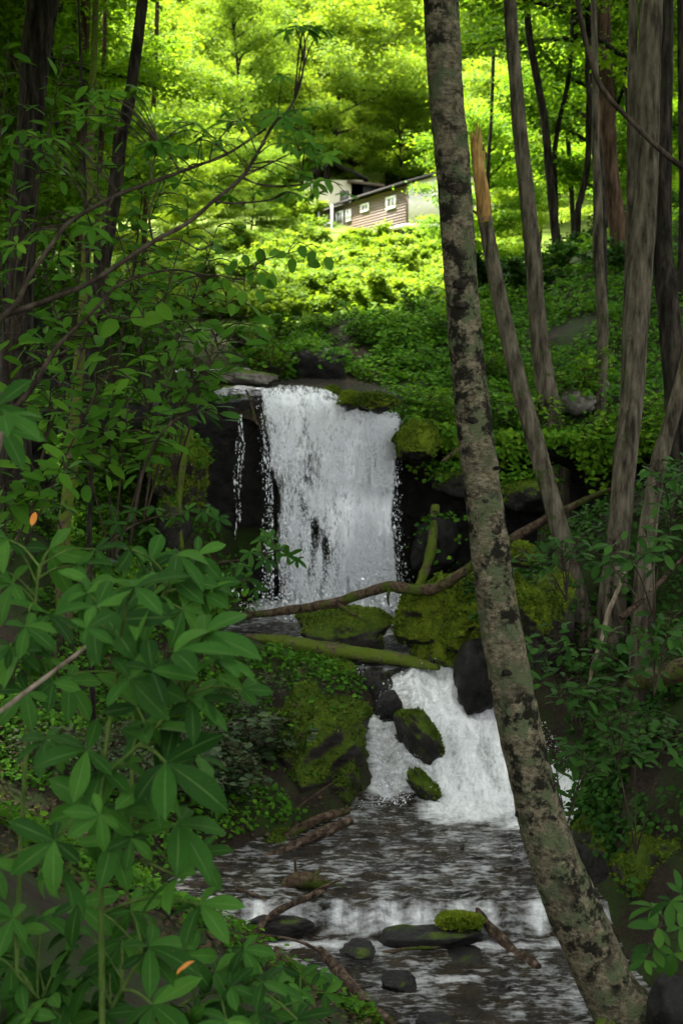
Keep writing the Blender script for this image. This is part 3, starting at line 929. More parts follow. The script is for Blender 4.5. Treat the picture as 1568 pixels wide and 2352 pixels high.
log([(640, 2052, 14), (672, 2028, 40), (705, 2022, 46), (738, 2030, 30), (752, 2040, 8)], 12.2, 12.1, 'log_bark', 'broken mossy stump stranded on the riffle', 'driftwood_stump', 'stump', seed=10, rough=.5,
    extra=[([(680, 2015, 9), (678, 1990, 7), (677, 1970, 4)], 12.2, 12.2), ([(722, 2012, 10), (735, 1998, 8), (738, 1990, 5)], 12.15, 12.15), ([(700, 2020, 9), (745, 2024, 6), (800, 2040, 3)], 12.1, 12.1)])
log([(1078, 2066, 13), (1095, 2090, 18), (1120, 2125, 24), (1150, 2155, 26), (1180, 2190, 28), (1212, 2206, 30), (1236, 2220, 14)], 12.0, 11.1, 'drift', 'knobbly driftwood log sloping down the rapids beside the birch', 'driftwood', 'driftwood', seed=12, rough=.35)
log([(735, 2180, 14), (760, 2210, 24), (790, 2245, 28), (820, 2280, 28), (855, 2315, 24), (900, 2352, 18), (930, 2390, 12)], 10.9, 9.5, 'drift', 'thick pale root curving down the near bank', 'root', 'root', seed=13,
    extra=[([(738, 2185, 9), (680, 2160, 7), (600, 2146, 5)], 10.9, 11.0)])
log([(1436, 1300, 9), (1420, 1350, 10), (1395, 1410, 11), (1380, 1470, 10), (1360, 1530, 9), (1350, 1590, 6)], 11.5, 11.2, 'twig_pale', 'thin pale dead stick leaning in the right-hand shrubs', 'dead_stick', 'stick', n=7, seed=14)
log([(1430, 1585, 20), (1480, 1560, 44), (1540, 1545, 54), (1640, 1520, 58)], 11.4, 10.9, 'log_bark', 'dark rotting log on the right bank under the shrubs', seed=15, rough=.3)
log([(1425, 1420, 14), (1480, 1372, 12), (1540, 1310, 9), (1600, 1250, 7)], 12.0, 11.6, 'drift', 'bare broken limb lying among the right bank shrubs', 'fallen_limb', 'branch', n=8, seed=16)
log([(-20, 1650, 13), (60, 1590, 13), (120, 1545, 12), (190, 1492, 10), (230, 1455, 6)], 4.7, 5.0, 'twig_pale', 'grey dead stick slanting up behind the buckeye leaves', 'dead_stick', 'stick', n=8, seed=17)
log([(436, 985, 14), (424, 1050, 15), (414, 1120, 14), (410, 1190, 14), (418, 1265, 12)], 18.5, 18.4, 'bark_moss', 'mossy root hanging down the cliff left of the waterfall', 'hanging_root', 'root', n=8, seed=18)
log([(565, 895, 5), (578, 930, 6), (586, 965, 7), (600, 985, 4)], 19.6, 19.5, 'log_bark', 'thin stick caught on the lip of the waterfall', 'caught_stick', 'stick', n=6, seed=19)
log([(1015, 1060, 8), (1050, 1035, 12), (1080, 1020, 10)], 19.0, 19.2, 'log_bark', 'short stub of branch jutting from the dark cliff', 'branch_stub', 'branch', n=7, seed=20)

for q_, (pts_, Yq, lab_) in enumerate((
        ([(760, 2205, 7), (840, 2196, 9), (930, 2180, 9), (1010, 2176, 6)], 11.35, 'dark stick lying along the thin rock ledge'),
        ([(870, 2100, 6), (960, 2108, 8), (1060, 2098, 6)], 11.85, 'wet stick lying along the long low slab'),
        ([(540, 2040, 6), (600, 2062, 8), (660, 2096, 7), (700, 2126, 4)], 11.9, 'thin stick caught beside the driftwood heap'),
        ([(1030, 2020, 4), (1050, 2050, 7), (1082, 2072, 8)], 12.2, 'short upright stick at the head of the right driftwood'),
        ([(640, 2250, 6), (720, 2272, 8), (800, 2300, 8), (860, 2345, 5)], 10.1, 'thin twig lying on the near bank stones'),
        ([(620, 1905, 4), (690, 1850, 6), (760, 1800, 4)], 13.7, 'thin twig leaning on the moss-streaked boulder'))):
    log(pts_, Yq, Yq, 'log_bark', lab_, 'stick', 'stick', n=7, seed=80 + q_)

# ------------------------------------------------------------------ house on the hill
def ray_wall(dx, dy, O, u):
    """intersection of a view ray with the vertical plane through O along u -> (distance along u, z)"""
    d = at(dx, dy, 1.0)
    A_ = np.array([[d[0], -u[0]], [d[1], -u[1]]])
    t, s = np.linalg.solve(A_, O[:2])
    return s, d[2] * t

def frame_box(g, O, u, n, s0, s1, z0, z1, d0, d1):
    V, Q = box(s0, s1, d0, d1, z0, z1)
    W = O[None, :2] + V[:, :1] * u[None] + V[:, 1:2] * n[None]
    g.add(np.column_stack([W, V[:, 2]]), Q)

def build_house():
    O = at(932, 513, 90.0)
    zb = O[2]
    u = norm(np.array((-.276, .961))); n = np.array((-u[1], u[0])) * 1.0     # along the long wall, outward
    if n.dot(-O[:2]) < 0: n = -n
    e = -n                                                                 # along the end wall, to the right
    root = thing('house', (O[0], O[1], zb), 'long brown house with white window frames above the sunlit bank', 'house')
    loc = np.array((O[0], O[1], zb))
    def part(name, g, mat, par=None):
        return link(name, g.mesh(name, False, loc), M[mat], root if par is None else par)
    Lw, Dp, H = 21.0, 7.0, 2.36
    Oz = O.copy()
    g = Geo(); frame_box(g, O, u, n, 0, Lw, zb, zb + H, -Dp, 0); wall = part('wall', g, 'siding')
    for k in range(13):   # horizontal siding boards
        g = Geo(); z = zb + .03 + k * .18
        frame_box(g, O, u, n, .0, Lw, z, z + .165, .002, .02 + .004 * (k % 2)); part('board', g, 'siding', wall)
    # right-hand end: pale gable
    g = Geo(); frame_box(g, O, u, n, -.06, -.001, zb + .1, zb + H + .0, -Dp + .1, -.15); 
    a = np.array([O[:2] - u * .03 + e * .0, O[:2] - u * .03 + e * Dp, O[:2] - u * .03 + e * Dp / 2])
    V = np.array([(*a[0], zb + H), (*a[1], zb + H), (*a[2], zb + H + 1.1)])
    g.add(np.vstack([V, V + np.array((*(-u * .05), 0))]), [(0, 1, 4, 3), (1, 2, 5, 4), (2, 0, 3, 5)], [(0, 2, 1), (3, 4, 5)])
    part('gable', g, 'porch')
    # roof: two slabs with overhang
    g = Geo()
    for sgn in (0, 1):
        ov = .45
        def rp(s, q, z):
            w = O[:2] + u * s + e * q
            return (w[0], w[1], z)
        q0 = -ov if sgn == 0 else Dp + ov
        z0 = zb + H - .02
        z1 = zb + H + 1.15
        lo = [rp(-ov, q0, z0), rp(Lw + ov, q0, z0), rp(Lw + ov, Dp / 2, z1), rp(-ov, Dp / 2, z1)]
        V = np.array(lo + [(x, y, z + .16) for x, y, z in lo])
        g.add(V, [(0, 1, 2, 3), (4, 7, 6, 5), (0, 4, 5, 1), (1, 5, 6, 2), (2, 6, 7, 3), (3, 7, 4, 0)])
    part('roof', g, 'roof_dark')
    # foundation skirting and fascia
    g = Geo(); frame_box(g, O, u, n, -.1, Lw, zb - .22, zb - .01, -Dp, .06); part('skirting', g, 'porch')
    g = Geo(); frame_box(g, O, u, n, .2, Lw - .2, zb - 1.6, zb - .23, -Dp + .3, -.2); part('foundation', g, 'roof_dark')
    # windows
    for (x0, y0, x1, y1) in ((889, 448, 911, 483), (831, 465, 849, 489), (797, 480, 808, 510), (774, 483, 790, 520), (742, 497, 754, 522)):
        s0, zt = ray_wall(x1, y0, O, u); s1, zbm = ray_wall(x0, y1, O, u)
        zt = max(zt, zbm + .5)
        w = Geo()
        t = .11
        for (a0, a1, c0, c1) in ((s0, s1, zbm, zbm + t), (s0, s1, zt - t, zt), (s0, s0 + t * 2.2, zbm + t, zt - t), (s1 - t * 2.2, s1, zbm + t, zt - t)):
            frame_box(w, O, u, n, a0, a1, c0, c1, .03, .12)
        frame_box(w, O, u, n, (s0 + s1) / 2 - .06, (s0 + s1) / 2 + .06, zbm + t, zt - t, .03, .09)
        fr = part('window', w, 'white')
        p = Geo(); frame_box(p, O, u, n, s0 + .05, s1 - .05, zbm + .05, zt - .05, .026, .05)
        part('pane', p, 'pane', fr)
    # deck with posts and rail along the far half of the wall
    s0, _ = ray_wall(812, 520, O, u)
    g = Geo(); frame_box(g, O, u, n, s0, Lw, zb - .25, zb - .1, .07, 1.6); deck = part('deck', g, 'woodpost')
    for k in range(6):
        q = s0 + .1 + k * (Lw - s0 - .3) / 5
        g = Geo(); frame_box(g, O, u, n, q, q + .12, zb - 1.4, zb + (2.1 if k in (0, 2) else .9), 1.48, 1.6); part('post', g, 'white', deck)
    for z in (.85, .35):
        g = Geo(); frame_box(g, O, u, n, s0 + .23, Lw - .2, zb + z, zb + z + .07, 1.51, 1.57); part('rail', g, 'white', deck)
    # porch post with a brace at the gable end
    pb, pt_ = at(951, 588, 88.6), at(951, 528, 88.6)
    g = Geo(); V, Q = box(pb[0] - .11, pb[0] + .11, pb[1] - .11, pb[1] + .11, pb[2] - .4, pt_[2] + .4); g.add(V, Q); part('post', g, 'woodpost')
    g = Geo(); V, Q, T = tube([at(951, 548, 88.6), at(966, 530, 88.6)], [.09, .09], 4, 1); g.add(V, Q, T); part('brace', g, 'woodpost')
    g = Geo(); V, Q, T = tube([at(951, 548, 88.6), at(943, 534, 88.6)], [.08, .08], 4, 1); g.add(V, Q, T); part('brace', g, 'woodpost')

    # cream house farther back
    c = at(698, 495, 112.0)
    r2 = thing('cream_house', (c[0], c[1], c[2]), 'cream coloured house half hidden by leaves behind the brown house', 'house')
    W, Dq, Hq = 4.6, 6, 2.7
    zb2 = c[2]
    g = Geo(); V, Q = box(c[0], c[0] + W, c[1], c[1] + Dq, zb2 - 1, zb2 + Hq); g.add(V, Q); link('wall', g.mesh('wall', False, c), M['cream'], r2)
    g = Geo()
    for sg in (0, 1):
        x0 = c[0] - .4 if sg == 0 else c[0] + W + .4
        lo = [(x0, c[1] - .4, zb2 + Hq), (x0, c[1] + Dq + .4, zb2 + Hq), (c[0] + W / 2, c[1] + Dq + .4, zb2 + Hq + 1.3), (c[0] + W / 2, c[1] - .4, zb2 + Hq + 1.3)]
        V = np.array(lo + [(x, y, z + .15) for x, y, z in lo])
        g.add(V, [(0, 1, 2, 3), (4, 7, 6, 5), (0, 4, 5, 1), (1, 5, 6, 2), (2, 6, 7, 3), (3, 7, 4, 0)])
    link('roof', g.mesh('roof', False, c), M['roof_dark'], r2)
    g = Geo(); V, Q = box(c[0] + 2.8, c[0] + 3.5, c[1] - .06, c[1] - .003, zb2 + .9, zb2 + 1.9); g.add(V, Q); link('window', g.mesh('window', False, c), M['pane'], r2)
    # dark open shed between the two
    c = at(806, 448, 112.0)
    r3 = thing('shed', tuple(c), 'dark roofed shed showing above the brown house', 'shed')
    g = Geo(); V, Q = box(c[0], c[0] + 2.2, c[1], c[1] + 4, c[2] - 2.5, c[2] + .9); g.add(V, Q); link('wall', g.mesh('wall', False, c), M['roof_dark'], r3)
    g = Geo(); V, Q = box(c[0] - .3, c[0] + 2.6, c[1] - .5, c[1] + 4.4, c[2] + .9, c[2] + 1.08); V[:, 2] -= (V[:, 0] - c[0]) * .12; g.add(V, Q); link('roof', g.mesh('roof', False, c), M['siding'], r3)
build_house()

# ------------------------------------------------------------------ trees
def limb_path(base, dirn, length, up, rng, n=5, wig=.12):
    P = [np.array(base, float)]
    d = norm(np.array(dirn, float))
    for i in range(n):
        d = norm(d + np.array((0, 0, up / n)) + rng.normal(0, wig, 3))
        P.append(P[-1] + d * length / n)
    return np.array(P)

def gen_tree(seed, H, cb, R, nleaf, lsize, mat_leaf, flatness=.35, nl=22, trunk_r=.14):
    """upright broadleaf tree: returns mesh data of trunk, limbs and crown; foot at the origin"""
    rng = np.random.default_rng(seed)
    tp = np.column_stack([np.cumsum(rng.normal(0, .12, 7)), np.cumsum(rng.normal(0, .12, 7)), np.linspace(-.4, H * .93, 7)])
    tp[0, :2] = 0
    tp[1, :2] *= .3
    g = Geo()
    g.add(*tube(tp, np.linspace(trunk_r * 1.25, trunk_r * .2, 7), 9, 4, .12, seed, 5))
    trunk = g.mesh('trunk')
    sp = spline(tp, 10)
    lg = Geo()
    pts, wts = [], []
    for k in range(nl):
        f = (k + rng.uniform(0, .8)) / nl
        h = cb + (H * .9 - cb) * f
        i = np.argmin(np.abs(sp[:, 2] - h))
        az = k * 2.4 + rng.uniform(-.5, .5)
        prof = math.sin(PI * (0.22 + .72 * f)) ** .8
        ln = R * prof * rng.uniform(.7, 1.15)
        P = limb_path(sp[i], (math.cos(az), math.sin(az), .25 + .5 * f), ln, .12, rng, 5, .14)
        lg.add(*tube(P, np.linspace(.035 + .012 * ln, .008, 6), 5, 2))
        for q in range(2, 6):
            for s_ in range(3):
                a2 = az + rng.normal(0, .9)
                ln2 = ln * rng.uniform(.18, .42)
                P2 = limb_path(P[q], (math.cos(a2), math.sin(a2), rng.uniform(-.1, .35)), ln2, -.1, rng, 3, .2)
                if s_ < 2: lg.add(*tube(P2, np.linspace(.014, .004, 4), 3, 1, cap=False))
                pts.append(P2); wts.append(ln2)
    limbs = lg.mesh('limbs')
    pts = np.array(pts)
    wts = np.array(wts); wts /= wts.sum()
    idx = rng.choice(len(pts), nleaf, p=wts)
    seg = rng.uniform(0, 3, nleaf) ** .9
    i0 = np.clip(seg.astype(int), 0, 2); fr = (seg - i0)[:, None]
    C = pts[idx, i0] * (1 - fr) + pts[idx, i0 + 1] * fr
    spread = .22 + .05 * R
    P = C + rng.normal(0, 1, (nleaf, 3)) * np.array((spread, spread, spread * flatness))
    out = norm(P - np.array((0, 0, H * .5)))
    nr = norm(np.array((0, 0, 1.0)) + rng.normal(0, .42, (nleaf, 3)) + out * np.array((.3, .3, 0)))
    dr = norm(rng.normal(0, 1, (nleaf, 3)) + out * .6 + np.array((0, 0, -.35)))
    cg = Geo()
    clus = rng.uniform(0, 1, len(pts))[idx]
    tint = np.clip(.25 + .3 * clus + rng.normal(0, .17, nleaf) + .12, 0, 1)
    leaf_cloud(cg, P, nr, dr, lsize * rng.uniform(.65, 1.3, nleaf), tint, LEAF6)
    crown = cg.mesh('crown', False)
    return trunk, limbs, crown

KINDS = {}
def kind(key, **kw):
    KINDS[key] = (gen_tree(**kw), kw)
kind('tall_a', seed=1, H=15, cb=4.5, R=4.2, nleaf=24000, lsize=.19, mat_leaf=None, nl=24, trunk_r=.19)
kind('tall_b', seed=2, H=17, cb=6.0, R=4.8, nleaf=26000, lsize=.19, mat_leaf=None, nl=24, trunk_r=.22)
kind('mid_a', seed=3, H=8.5, cb=1.6, R=3.0, nleaf=26000, lsize=.14, mat_leaf=None, flatness=.22, nl=20, trunk_r=.09)
kind('mid_b', seed=4, H=7.0, cb=1.2, R=2.7, nleaf=24000, lsize=.13, mat_leaf=None, flatness=.2, nl=18, trunk_r=.08)
kind('small', seed=5, H=3.6, cb=.5, R=1.5, nleaf=5000, lsize=.11, mat_leaf=None, flatness=.25, nl=14, trunk_r=.035)
kind('veil', seed=9, H=9.5, cb=4.6, R=3.6, nleaf=20000, lsize=.12, mat_leaf=None, flatness=.14, nl=18, trunk_r=.06)
kind('over', seed=6, H=9.0, cb=.6, R=4.6, nleaf=15000, lsize=.15, mat_leaf=None, flatness=.3, nl=20, trunk_r=.16)

MATVAR = {}
def mesh_with(me, mat):
    key = (me.name, mat)
    if key not in MATVAR:
        if len(me.materials) == 0:
            me.materials.append(M[mat]); MATVAR[key] = me
        else:
            c = me.copy(); c.materials.clear(); c.materials.append(M[mat]); MATVAR[key] = c
    return MATVAR[key]

def place_tree(k, x, y, rz, sc, label, group, bark='bark_dark', leaf='leaf_tree', name='tree', z=None):
    (t, l, c), kw = KINDS[k]
    z = float(terrain(np.array([x]), np.array([y]))[0]) if z is None else z
    root = thing(name, (x, y, z), label, 'tree' if name != 'shrub' else 'shrub', group)
    root.rotation_euler = (random.uniform(-.05, .05), random.uniform(-.05, .05), rz)
    root.scale = (sc,) * 3
    link('trunk', mesh_with(t, bark), None, root)
    link('limbs', mesh_with(l, bark), None, root)
    link('crown', mesh_with(c, leaf), None, root)
    return root

def traced_tree(name, label, pts, Y0, Y1, bark, n=12, rough=.07, seed=1, rise=5.0, crown=None, ridges=0, group=None, flare=True, leaf='leaf_tree', sub=6, sink=.5):
    """trunk along a path read from the picture (foot first), carried on above the frame, crown on top"""
    P, R = px_path(pts, Y0, Y1)
    foot = P[0].copy()
    gz = float(terrain(np.array([foot[0]]), np.array([foot[1]]))[0])
    d0 = norm(P[0] - P[1])
    low = P[0] + d0 * .12
    P = np.vstack([[low[0], low[1], min(gz, low[2]) - sink], P]); R = np.concatenate([[R[0] * (1.3 if flare else 1.0)], R])
    root = thing(name, tuple(foot), label, 'tree', group)
    if rise:
        d = norm(P[-1] - P[-3])
        d = norm(d + np.array((0, 0, .6)))
        for k in range(1, 4):
            P = np.vstack([P, P[-1] + d * rise / 3]); R = np.append(R, R[-1] * .8)
    V, Q, T = tube(P, R, n, sub, rough, seed, 11 if n > 30 else 5, ridges=ridges)
    link('trunk', mesh_data('trunk', V - foot, Q, T), M[bark], root)
    if crown:
        k, sc, rz, dz = crown
        (t, l, c), kw = KINDS[k]
        top = P[-1] + np.array((0, 0, dz))
        for nm, me, mt in (('limbs', l, bark if bark != 'bark_birch' else 'bark_grey'), ('crown', c, leaf)):
            o = link(nm, mesh_with(me, mt), None, root)
            o.location = top - foot; o.rotation_euler = (0, 0, rz); o.scale = (sc,) * 3
    return root, P, R

birch, bP, bR = traced_tree('birch_tree', 'leaning pale birch with black lichen patches rising from the near stream bank',
    [(1462, 2385, 176), (1412, 2300, 140), (1366, 2200, 134), (1322, 2100, 132), (1281, 2000, 124), (1248, 1900, 112), (1222, 1800, 104), (1199, 1700, 102), (1179, 1600, 100),
     (1160, 1500, 98), (1143, 1400, 94), (1117, 1200, 87), (1092, 1000, 83), (1070, 800, 77), (1055, 600, 75), (1041, 400, 77), (1023, 200, 77), (1012, 0, 78), (1004, -80, 76)],
    9.5, 10.0, 'bark_birch', n=44, rough=.075, seed=3, rise=4.5, crown=('over', .62, .4, -.5), sub=14)
for q_, rp_ in enumerate((((1440, 2300, 60), (1500, 2345, 70), (1560, 2400, 50), (1600, 2450, 30)), ((1410, 2320, 60), (1390, 2380, 66), (1350, 2440, 44)), ((1450, 2310, 70), (1470, 2400, 80), (1480, 2460, 60)))):
    rP, rR = px_path(list(rp_), 9.45, 9.3)
    rv, rq, rt = tube(rP, rR, 14, 8, .2, 60 + q_, 8)
    link('root', mesh_data('root', rv - np.array(birch.location), rq, rt), M['bark_moss'], birch)
def knots():
    rng = np.random.default_rng(3)
    loc = birch.location
    for (x, y, w, h) in ((1050, 432, 30, 24), (1082, 966, 26, 18), (1132, 1222, 22, 14), (1132, 1075, 34, 10), (1158, 1545, 26, 18), (1122, 1568, 18, 18), (1192, 1850, 22, 12), (1184, 1868, 14, 20),
                         (1010, 350, 16, 18), (1052, 652, 34, 22), (1058, 700, 30, 16), (1215, 1915, 18, 10), (1262, 2014, 20, 12), (1110, 1150, 16, 12), (1042, 1340, 14, 12), (1205, 1620, 20, 14)):
        S = spline(bP, 10)
        Pj = at(x, y, 9.7)
        i = np.argmin(np.linalg.norm(S - Pj, axis=1))
        ax = S[i]
        RR = np.interp(i, np.arange(len(bR)) * 10, bR)
        off = (x - (784 + FPX * ax[0] / (ax[1] * CP - ax[2] * SP))) * pxm(9.8)
        off = max(-RR * .96, min(RR * .96, off))
        yy = ax[1] - math.sqrt(max(RR ** 2 - off ** 2, 0)) * .98
        c = np.array((ax[0] + off, yy, at(x, y, yy)[2]))
        V, T = rock_shape(int(x + y), (w / 2 * pxm(9.7), .018, h / 2 * pxm(9.7)), 3, .35, ICO3, .1)
        link('knot', mesh_data('knot', V + c - np.array(loc), None, T), M['bark_dark'], birch)
knots()

traced_tree('snapped_tree', 'thin leaning tree with a snapped yellow top behind the birch',
    [(1346, 1462, 50), (1335, 1400, 46), (1306, 1300, 44), (1280, 1200, 43), (1252, 1100, 42), (1225, 1000, 42), (1196, 900, 40), (1172, 800, 38), (1150, 700, 36), (1130, 600, 34), (1113, 500, 33)],
    15.4, 15.9, 'bark_grey', seed=5, rise=0)
o = log([(1115, 510, 33), (1104, 430, 32), (1096, 380, 29), (1092, 345, 22), (1086, 318, 14), (1081, 300, 3)], 15.9, 15.9, 'peeled', None, 'snapped_top', None, seed=21, rough=.35)
for oo in list(COL.objects):
    if oo.name == 'snapped_tree': o.parent = oo; o.location = Vector(o.location) - oo.location
for q_, sp_ in enumerate((((1100, 360, 14), (1102, 318, 9), (1099, 286, 2)), ((1092, 350, 12), (1093, 310, 7), (1096, 272, 1.5)), ((1106, 400, 10), (1110, 360, 7), (1112, 335, 2)))):
    sP, sR = px_path(list(sp_), 15.88 + .02 * q_)
    sv, sq, st_ = tube(sP, sR, 5, 4, .3, 70 + q_, 14)
    link('splinter', mesh_data('splinter', sv - sP.mean(0), sq, st_), M['peeled'], o.parent, sP.mean(0) - np.array(o.parent.location))
for k_ in ('label', 'category'):
    if k_ in o: del o[k_]
o['label'] = 'yellow peeled wood at the snapped top'

traced_tree('grey_tree', 'straight grey trunk with a brown flared foot on the terrace behind the birch',
    [(1276, 1050, 70), (1268, 1000, 58), (1255, 900, 49), (1240, 800, 43), (1231, 700, 39), (1225, 600, 38), (1215, 500, 37), (1204, 400, 35), (1193, 300, 33), (1185, 200, 31), (1176, 100, 30), (1170, 0, 29), (1167, -60, 28)],
    20.0, 20.4, 'bark_grey', seed=6, rise=5, crown=('tall_a', .7, 1.1, -1.5))
traced_tree('slender_tree', 'slender pale trunk standing by the grey terrace rocks',
    [(1378, 1000, 34), (1376, 920, 28), (1382, 830, 26), (1383, 740, 26), (1378, 650, 24), (1372, 574, 24), (1372, 480, 22), (1370, 400, 20), (1366, 320, 17), (1366, 180, 15), (1362, 0, 13), (1360, -60, 12)],
    20.5, 20.9, 'bark_grey', seed=7, rise=3, crown=('mid_b', .7, .3, 0))
traced_tree('big_grey_tree', 'thick grey trunk rising straight from the right bank shrubs',
    [(1406, 1370, 66), (1414, 1290, 56), (1423, 1195, 53), (1433, 1071, 53), (1444, 970, 52), (1452, 905, 51), (1461, 740, 55), (1473, 574, 56), (1481, 455, 55), (1486, 248, 54), (1494, 41, 50), (1498, -60, 48)],
    15.2, 15.8, 'bark_grey', n=16, seed=8, rise=5, crown=('tall_b', .75, 2.0, -1.0), ridges=9)
traced_tree('companion_tree', 'narrow trunk growing close behind the thick grey trunk',
    [(1440, 860, 30), (1442, 740, 28), (1446, 600, 25), (1449, 450, 24), (1450, 300, 22), (1452, 100, 21), (1455, -60, 20)], 18.0, 18.2, 'bark_grey', seed=9, rise=4, crown=('small', 1.2, .3, -1.0))
traced_tree('dark_ridged_tree', 'dark deeply ridged trunk right of the thick grey trunk',
    [(1562, 1010, 62), (1556, 947, 58), (1541, 781, 54), (1526, 640, 48), (1519, 574, 46), (1521, 400, 40), (1525, 207, 36), (1528, 0, 34), (1530, -60, 34)], 17.6, 18.0, 'bark_dark', n=16, seed=10, rise=6, crown=('tall_b', .75, 4.0, -1.5), ridges=8)
traced_tree('slanting_tree', 'trunk slanting to the right out of the right bank shrubs',
    [(1476, 1372, 50), (1490, 1195, 42), (1511, 1071, 40), (1540, 967, 36), (1572, 850, 34), (1602, 700, 32), (1625, 500, 30)], 14.5, 14.6, 'bark_grey', seed=11, rise=5, crown=('tall_a', .65, 2.6, -1))
traced_tree('edge_tree', 'thin dark trunk beside the dark ridged one on the right hill',
    [(1566, 480, 16), (1564, 300, 16), (1562, 100, 15), (1561, -60, 14)], 24, 24, 'bark_dark', seed=12, rise=5, crown=('tall_a', .7, .6, -1))
GR = 'dark trunks on the right hill'
for i, (pts, Yd) in enumerate(((((1284, 600, 24), (1279, 571, 22), (1262, 414, 19), (1250, 281, 18), (1232, 180, 17), (1215, 83, 16), (1205, -40, 15)), 30),
                               (((1326, 490, 15), (1333, 455, 15), (1349, 372, 14), (1351, 248, 13), (1360, 120, 12), (1368, -40, 12)), 34),
                               (((1420, 560, 42), (1412, 480, 40), (1398, 380, 40), (1392, 240, 38), (1386, 120, 36), (1380, -40, 34)), 27),
                               (((1118, 470, 10), (1120, 380, 9), (1128, 260, 8), (1132, 120, 8), (1130, -30, 7)), 42),
                               (((1316, 560, 12), (1310, 420, 11), (1302, 280, 10), (1306, 100, 9), (1300, -30, 9)), 38))):
    traced_tree('dark_tree', 'dark trunk among the leaves on the right hill', [p for p in pts], Yd, Yd, 'bark_brown' if i == 2 else 'bark_dark', n=9, seed=30 + i, rise=5, crown=('tall_a', .75, i * 1.3, -1.5), group=GR)
# left wood
traced_tree('big_dark_tree', 'big dark furrowed trunk in the left wood',
    [(30, 1000, 84), (38, 850, 76), (44, 700, 66), (55, 500, 62), (57, 428, 60), (71, 286, 58), (81, 143, 62), (97, 20, 70), (104, -80, 70)], 17, 17.4, 'bark_dark', n=16, seed=13, rise=5, crown=('tall_b', .8, .9, -1.5), ridges=8)
traced_tree('forked_dark_tree', 'leaning dark trunk with a split side in the left wood',
    [(196, 900, 44), (222, 700, 38), (248, 540, 34), (266, 430, 32), (278, 310, 29), (296, 240, 27), (306, 170, 26), (318, 80, 25), (330, -20, 24), (334, -80, 23)], 19, 19.4, 'bark_dark', seed=14, rise=5, crown=('tall_a', .85, 2.2, -2))
GL = 'brown trunks deep in the left wood'
for i, (pts, Yd) in enumerate(((((186, 560, 30), (188, 430, 27), (190, 300, 26), (194, 150, 24), (196, 40, 22), (200, -60, 20)), 26),
                               (((150, 520, 20), (152, 380, 18), (156, 260, 17), (170, 100, 15), (176, -40, 14)), 29),
                               (((30, 420, 26), (34, 240, 25), (36, 120, 23), (40, -60, 20)), 25),
                               (((222, 520, 14), (228, 400, 13), (236, 280, 12), (240, 100, 11), (242, -40, 10)), 33),
                               (((330, 620, 12), (336, 460, 12), (352, 260, 11), (360, 60, 10), (362, -40, 9)), 38))):
    traced_tree('brown_tree', 'brown trunk standing deep in the left wood', [p for p in pts], Yd, Yd, 'bark_brown', n=9, seed=40 + i, rise=5, crown=('tall_a', .75, i * 1.7, -1.5), group=GL)
traced_tree('thin_dark_sapling', 'thin dark upright sapling stem on the left bank above the buckeyes',
    [(206, 1300, 13), (208, 1150, 12), (212, 1000, 11), (212, 850, 11), (206, 700, 10), (200, 560, 9)], 13.5, 13.8, 'bark_dark', n=7, seed=50, rise=3, crown=('small', .9, .2, -1))
traced_tree('mossy_sapling', 'thicker mossy stem beside the thin dark sapling',
    [(146, 1260, 34), (158, 1130, 30), (168, 1020, 28), (176, 900, 26), (188, 760, 24), (196, 640, 22)], 15.2, 15.6, 'bark_moss', n=10, seed=51, rise=4, crown=('mid_b', .7, .2, 0))

# ---- the wood in the background
def wood(specs, label, group, **kw):
    for (k, x, y, sc) in specs:
        place_tree(k, x, y, random.uniform(0, 6.28), sc, label, group, **kw)

rr = random.Random(11)
sp = []
for i in range(16):
    y = rr.uniform(100, 150); x = -34 + 70 * (i + rr.uniform(0, .9)) / 16
    if -6 < x < 10 and y < 122: y += 24
    sp.append((rr.choice(['tall_a', 'tall_b']), x * y / 110, y, rr.uniform(.9, 1.3)))
for i in range(34):
    y = rr.uniform(112, 150); sp.append((rr.choice(['mid_a', 'mid_b']), y * rr.uniform(-.32, .32), y, rr.uniform(1.5, 2.2)))
for i in range(40):
    y = rr.uniform(150, 220); sp.append((rr.choice(['mid_a', 'mid_b']), y * rr.uniform(-.32, .32), y, rr.uniform(2.2, 3.0)))
sp += [('mid_b', 1.0, 116, 1.1), ('mid_a', 4.5, 114, 1.1), ('mid_b', -2.5, 120, 1.2), ('mid_a', 8.5, 117, 1.2), ('mid_b', 6.0, 124, 1.5), ('mid_a', -6.5, 122, 1.4)]
wood(sp, 'tall sunlit tree in the wood behind the houses', 'trees behind the houses', leaf='leaf_sun')
wood([('tall_a', -13, 60, .9), ('tall_b', -17, 72, 1.0), ('tall_a', -12, 84, 1.0), ('mid_a', -8.5, 52, 1.1), ('mid_b', -9.5, 66, 1.2), ('tall_b', -20, 52, 1.0), ('mid_a', -11.5, 74, 1.2), ('mid_b', -7.6, 45, .95), ('mid_a', -10.5, 40, 1.1), ('mid_a', -14, 96, 1.8), ('mid_b', -9.5, 92, 1.6), ('mid_a', -19, 84, 1.8), ('mid_b', -24, 95, 2.0), ('mid_b', -5.2, 82, .8), ('mid_b', -8, 78, 1.0), ('mid_b', -4.9, 100, .8), ('mid_b', -6.4, 60, .6)],
     'bright leafy tree left of the sunlit bank', 'trees left of the sunlit bank', leaf='leaf_sun')
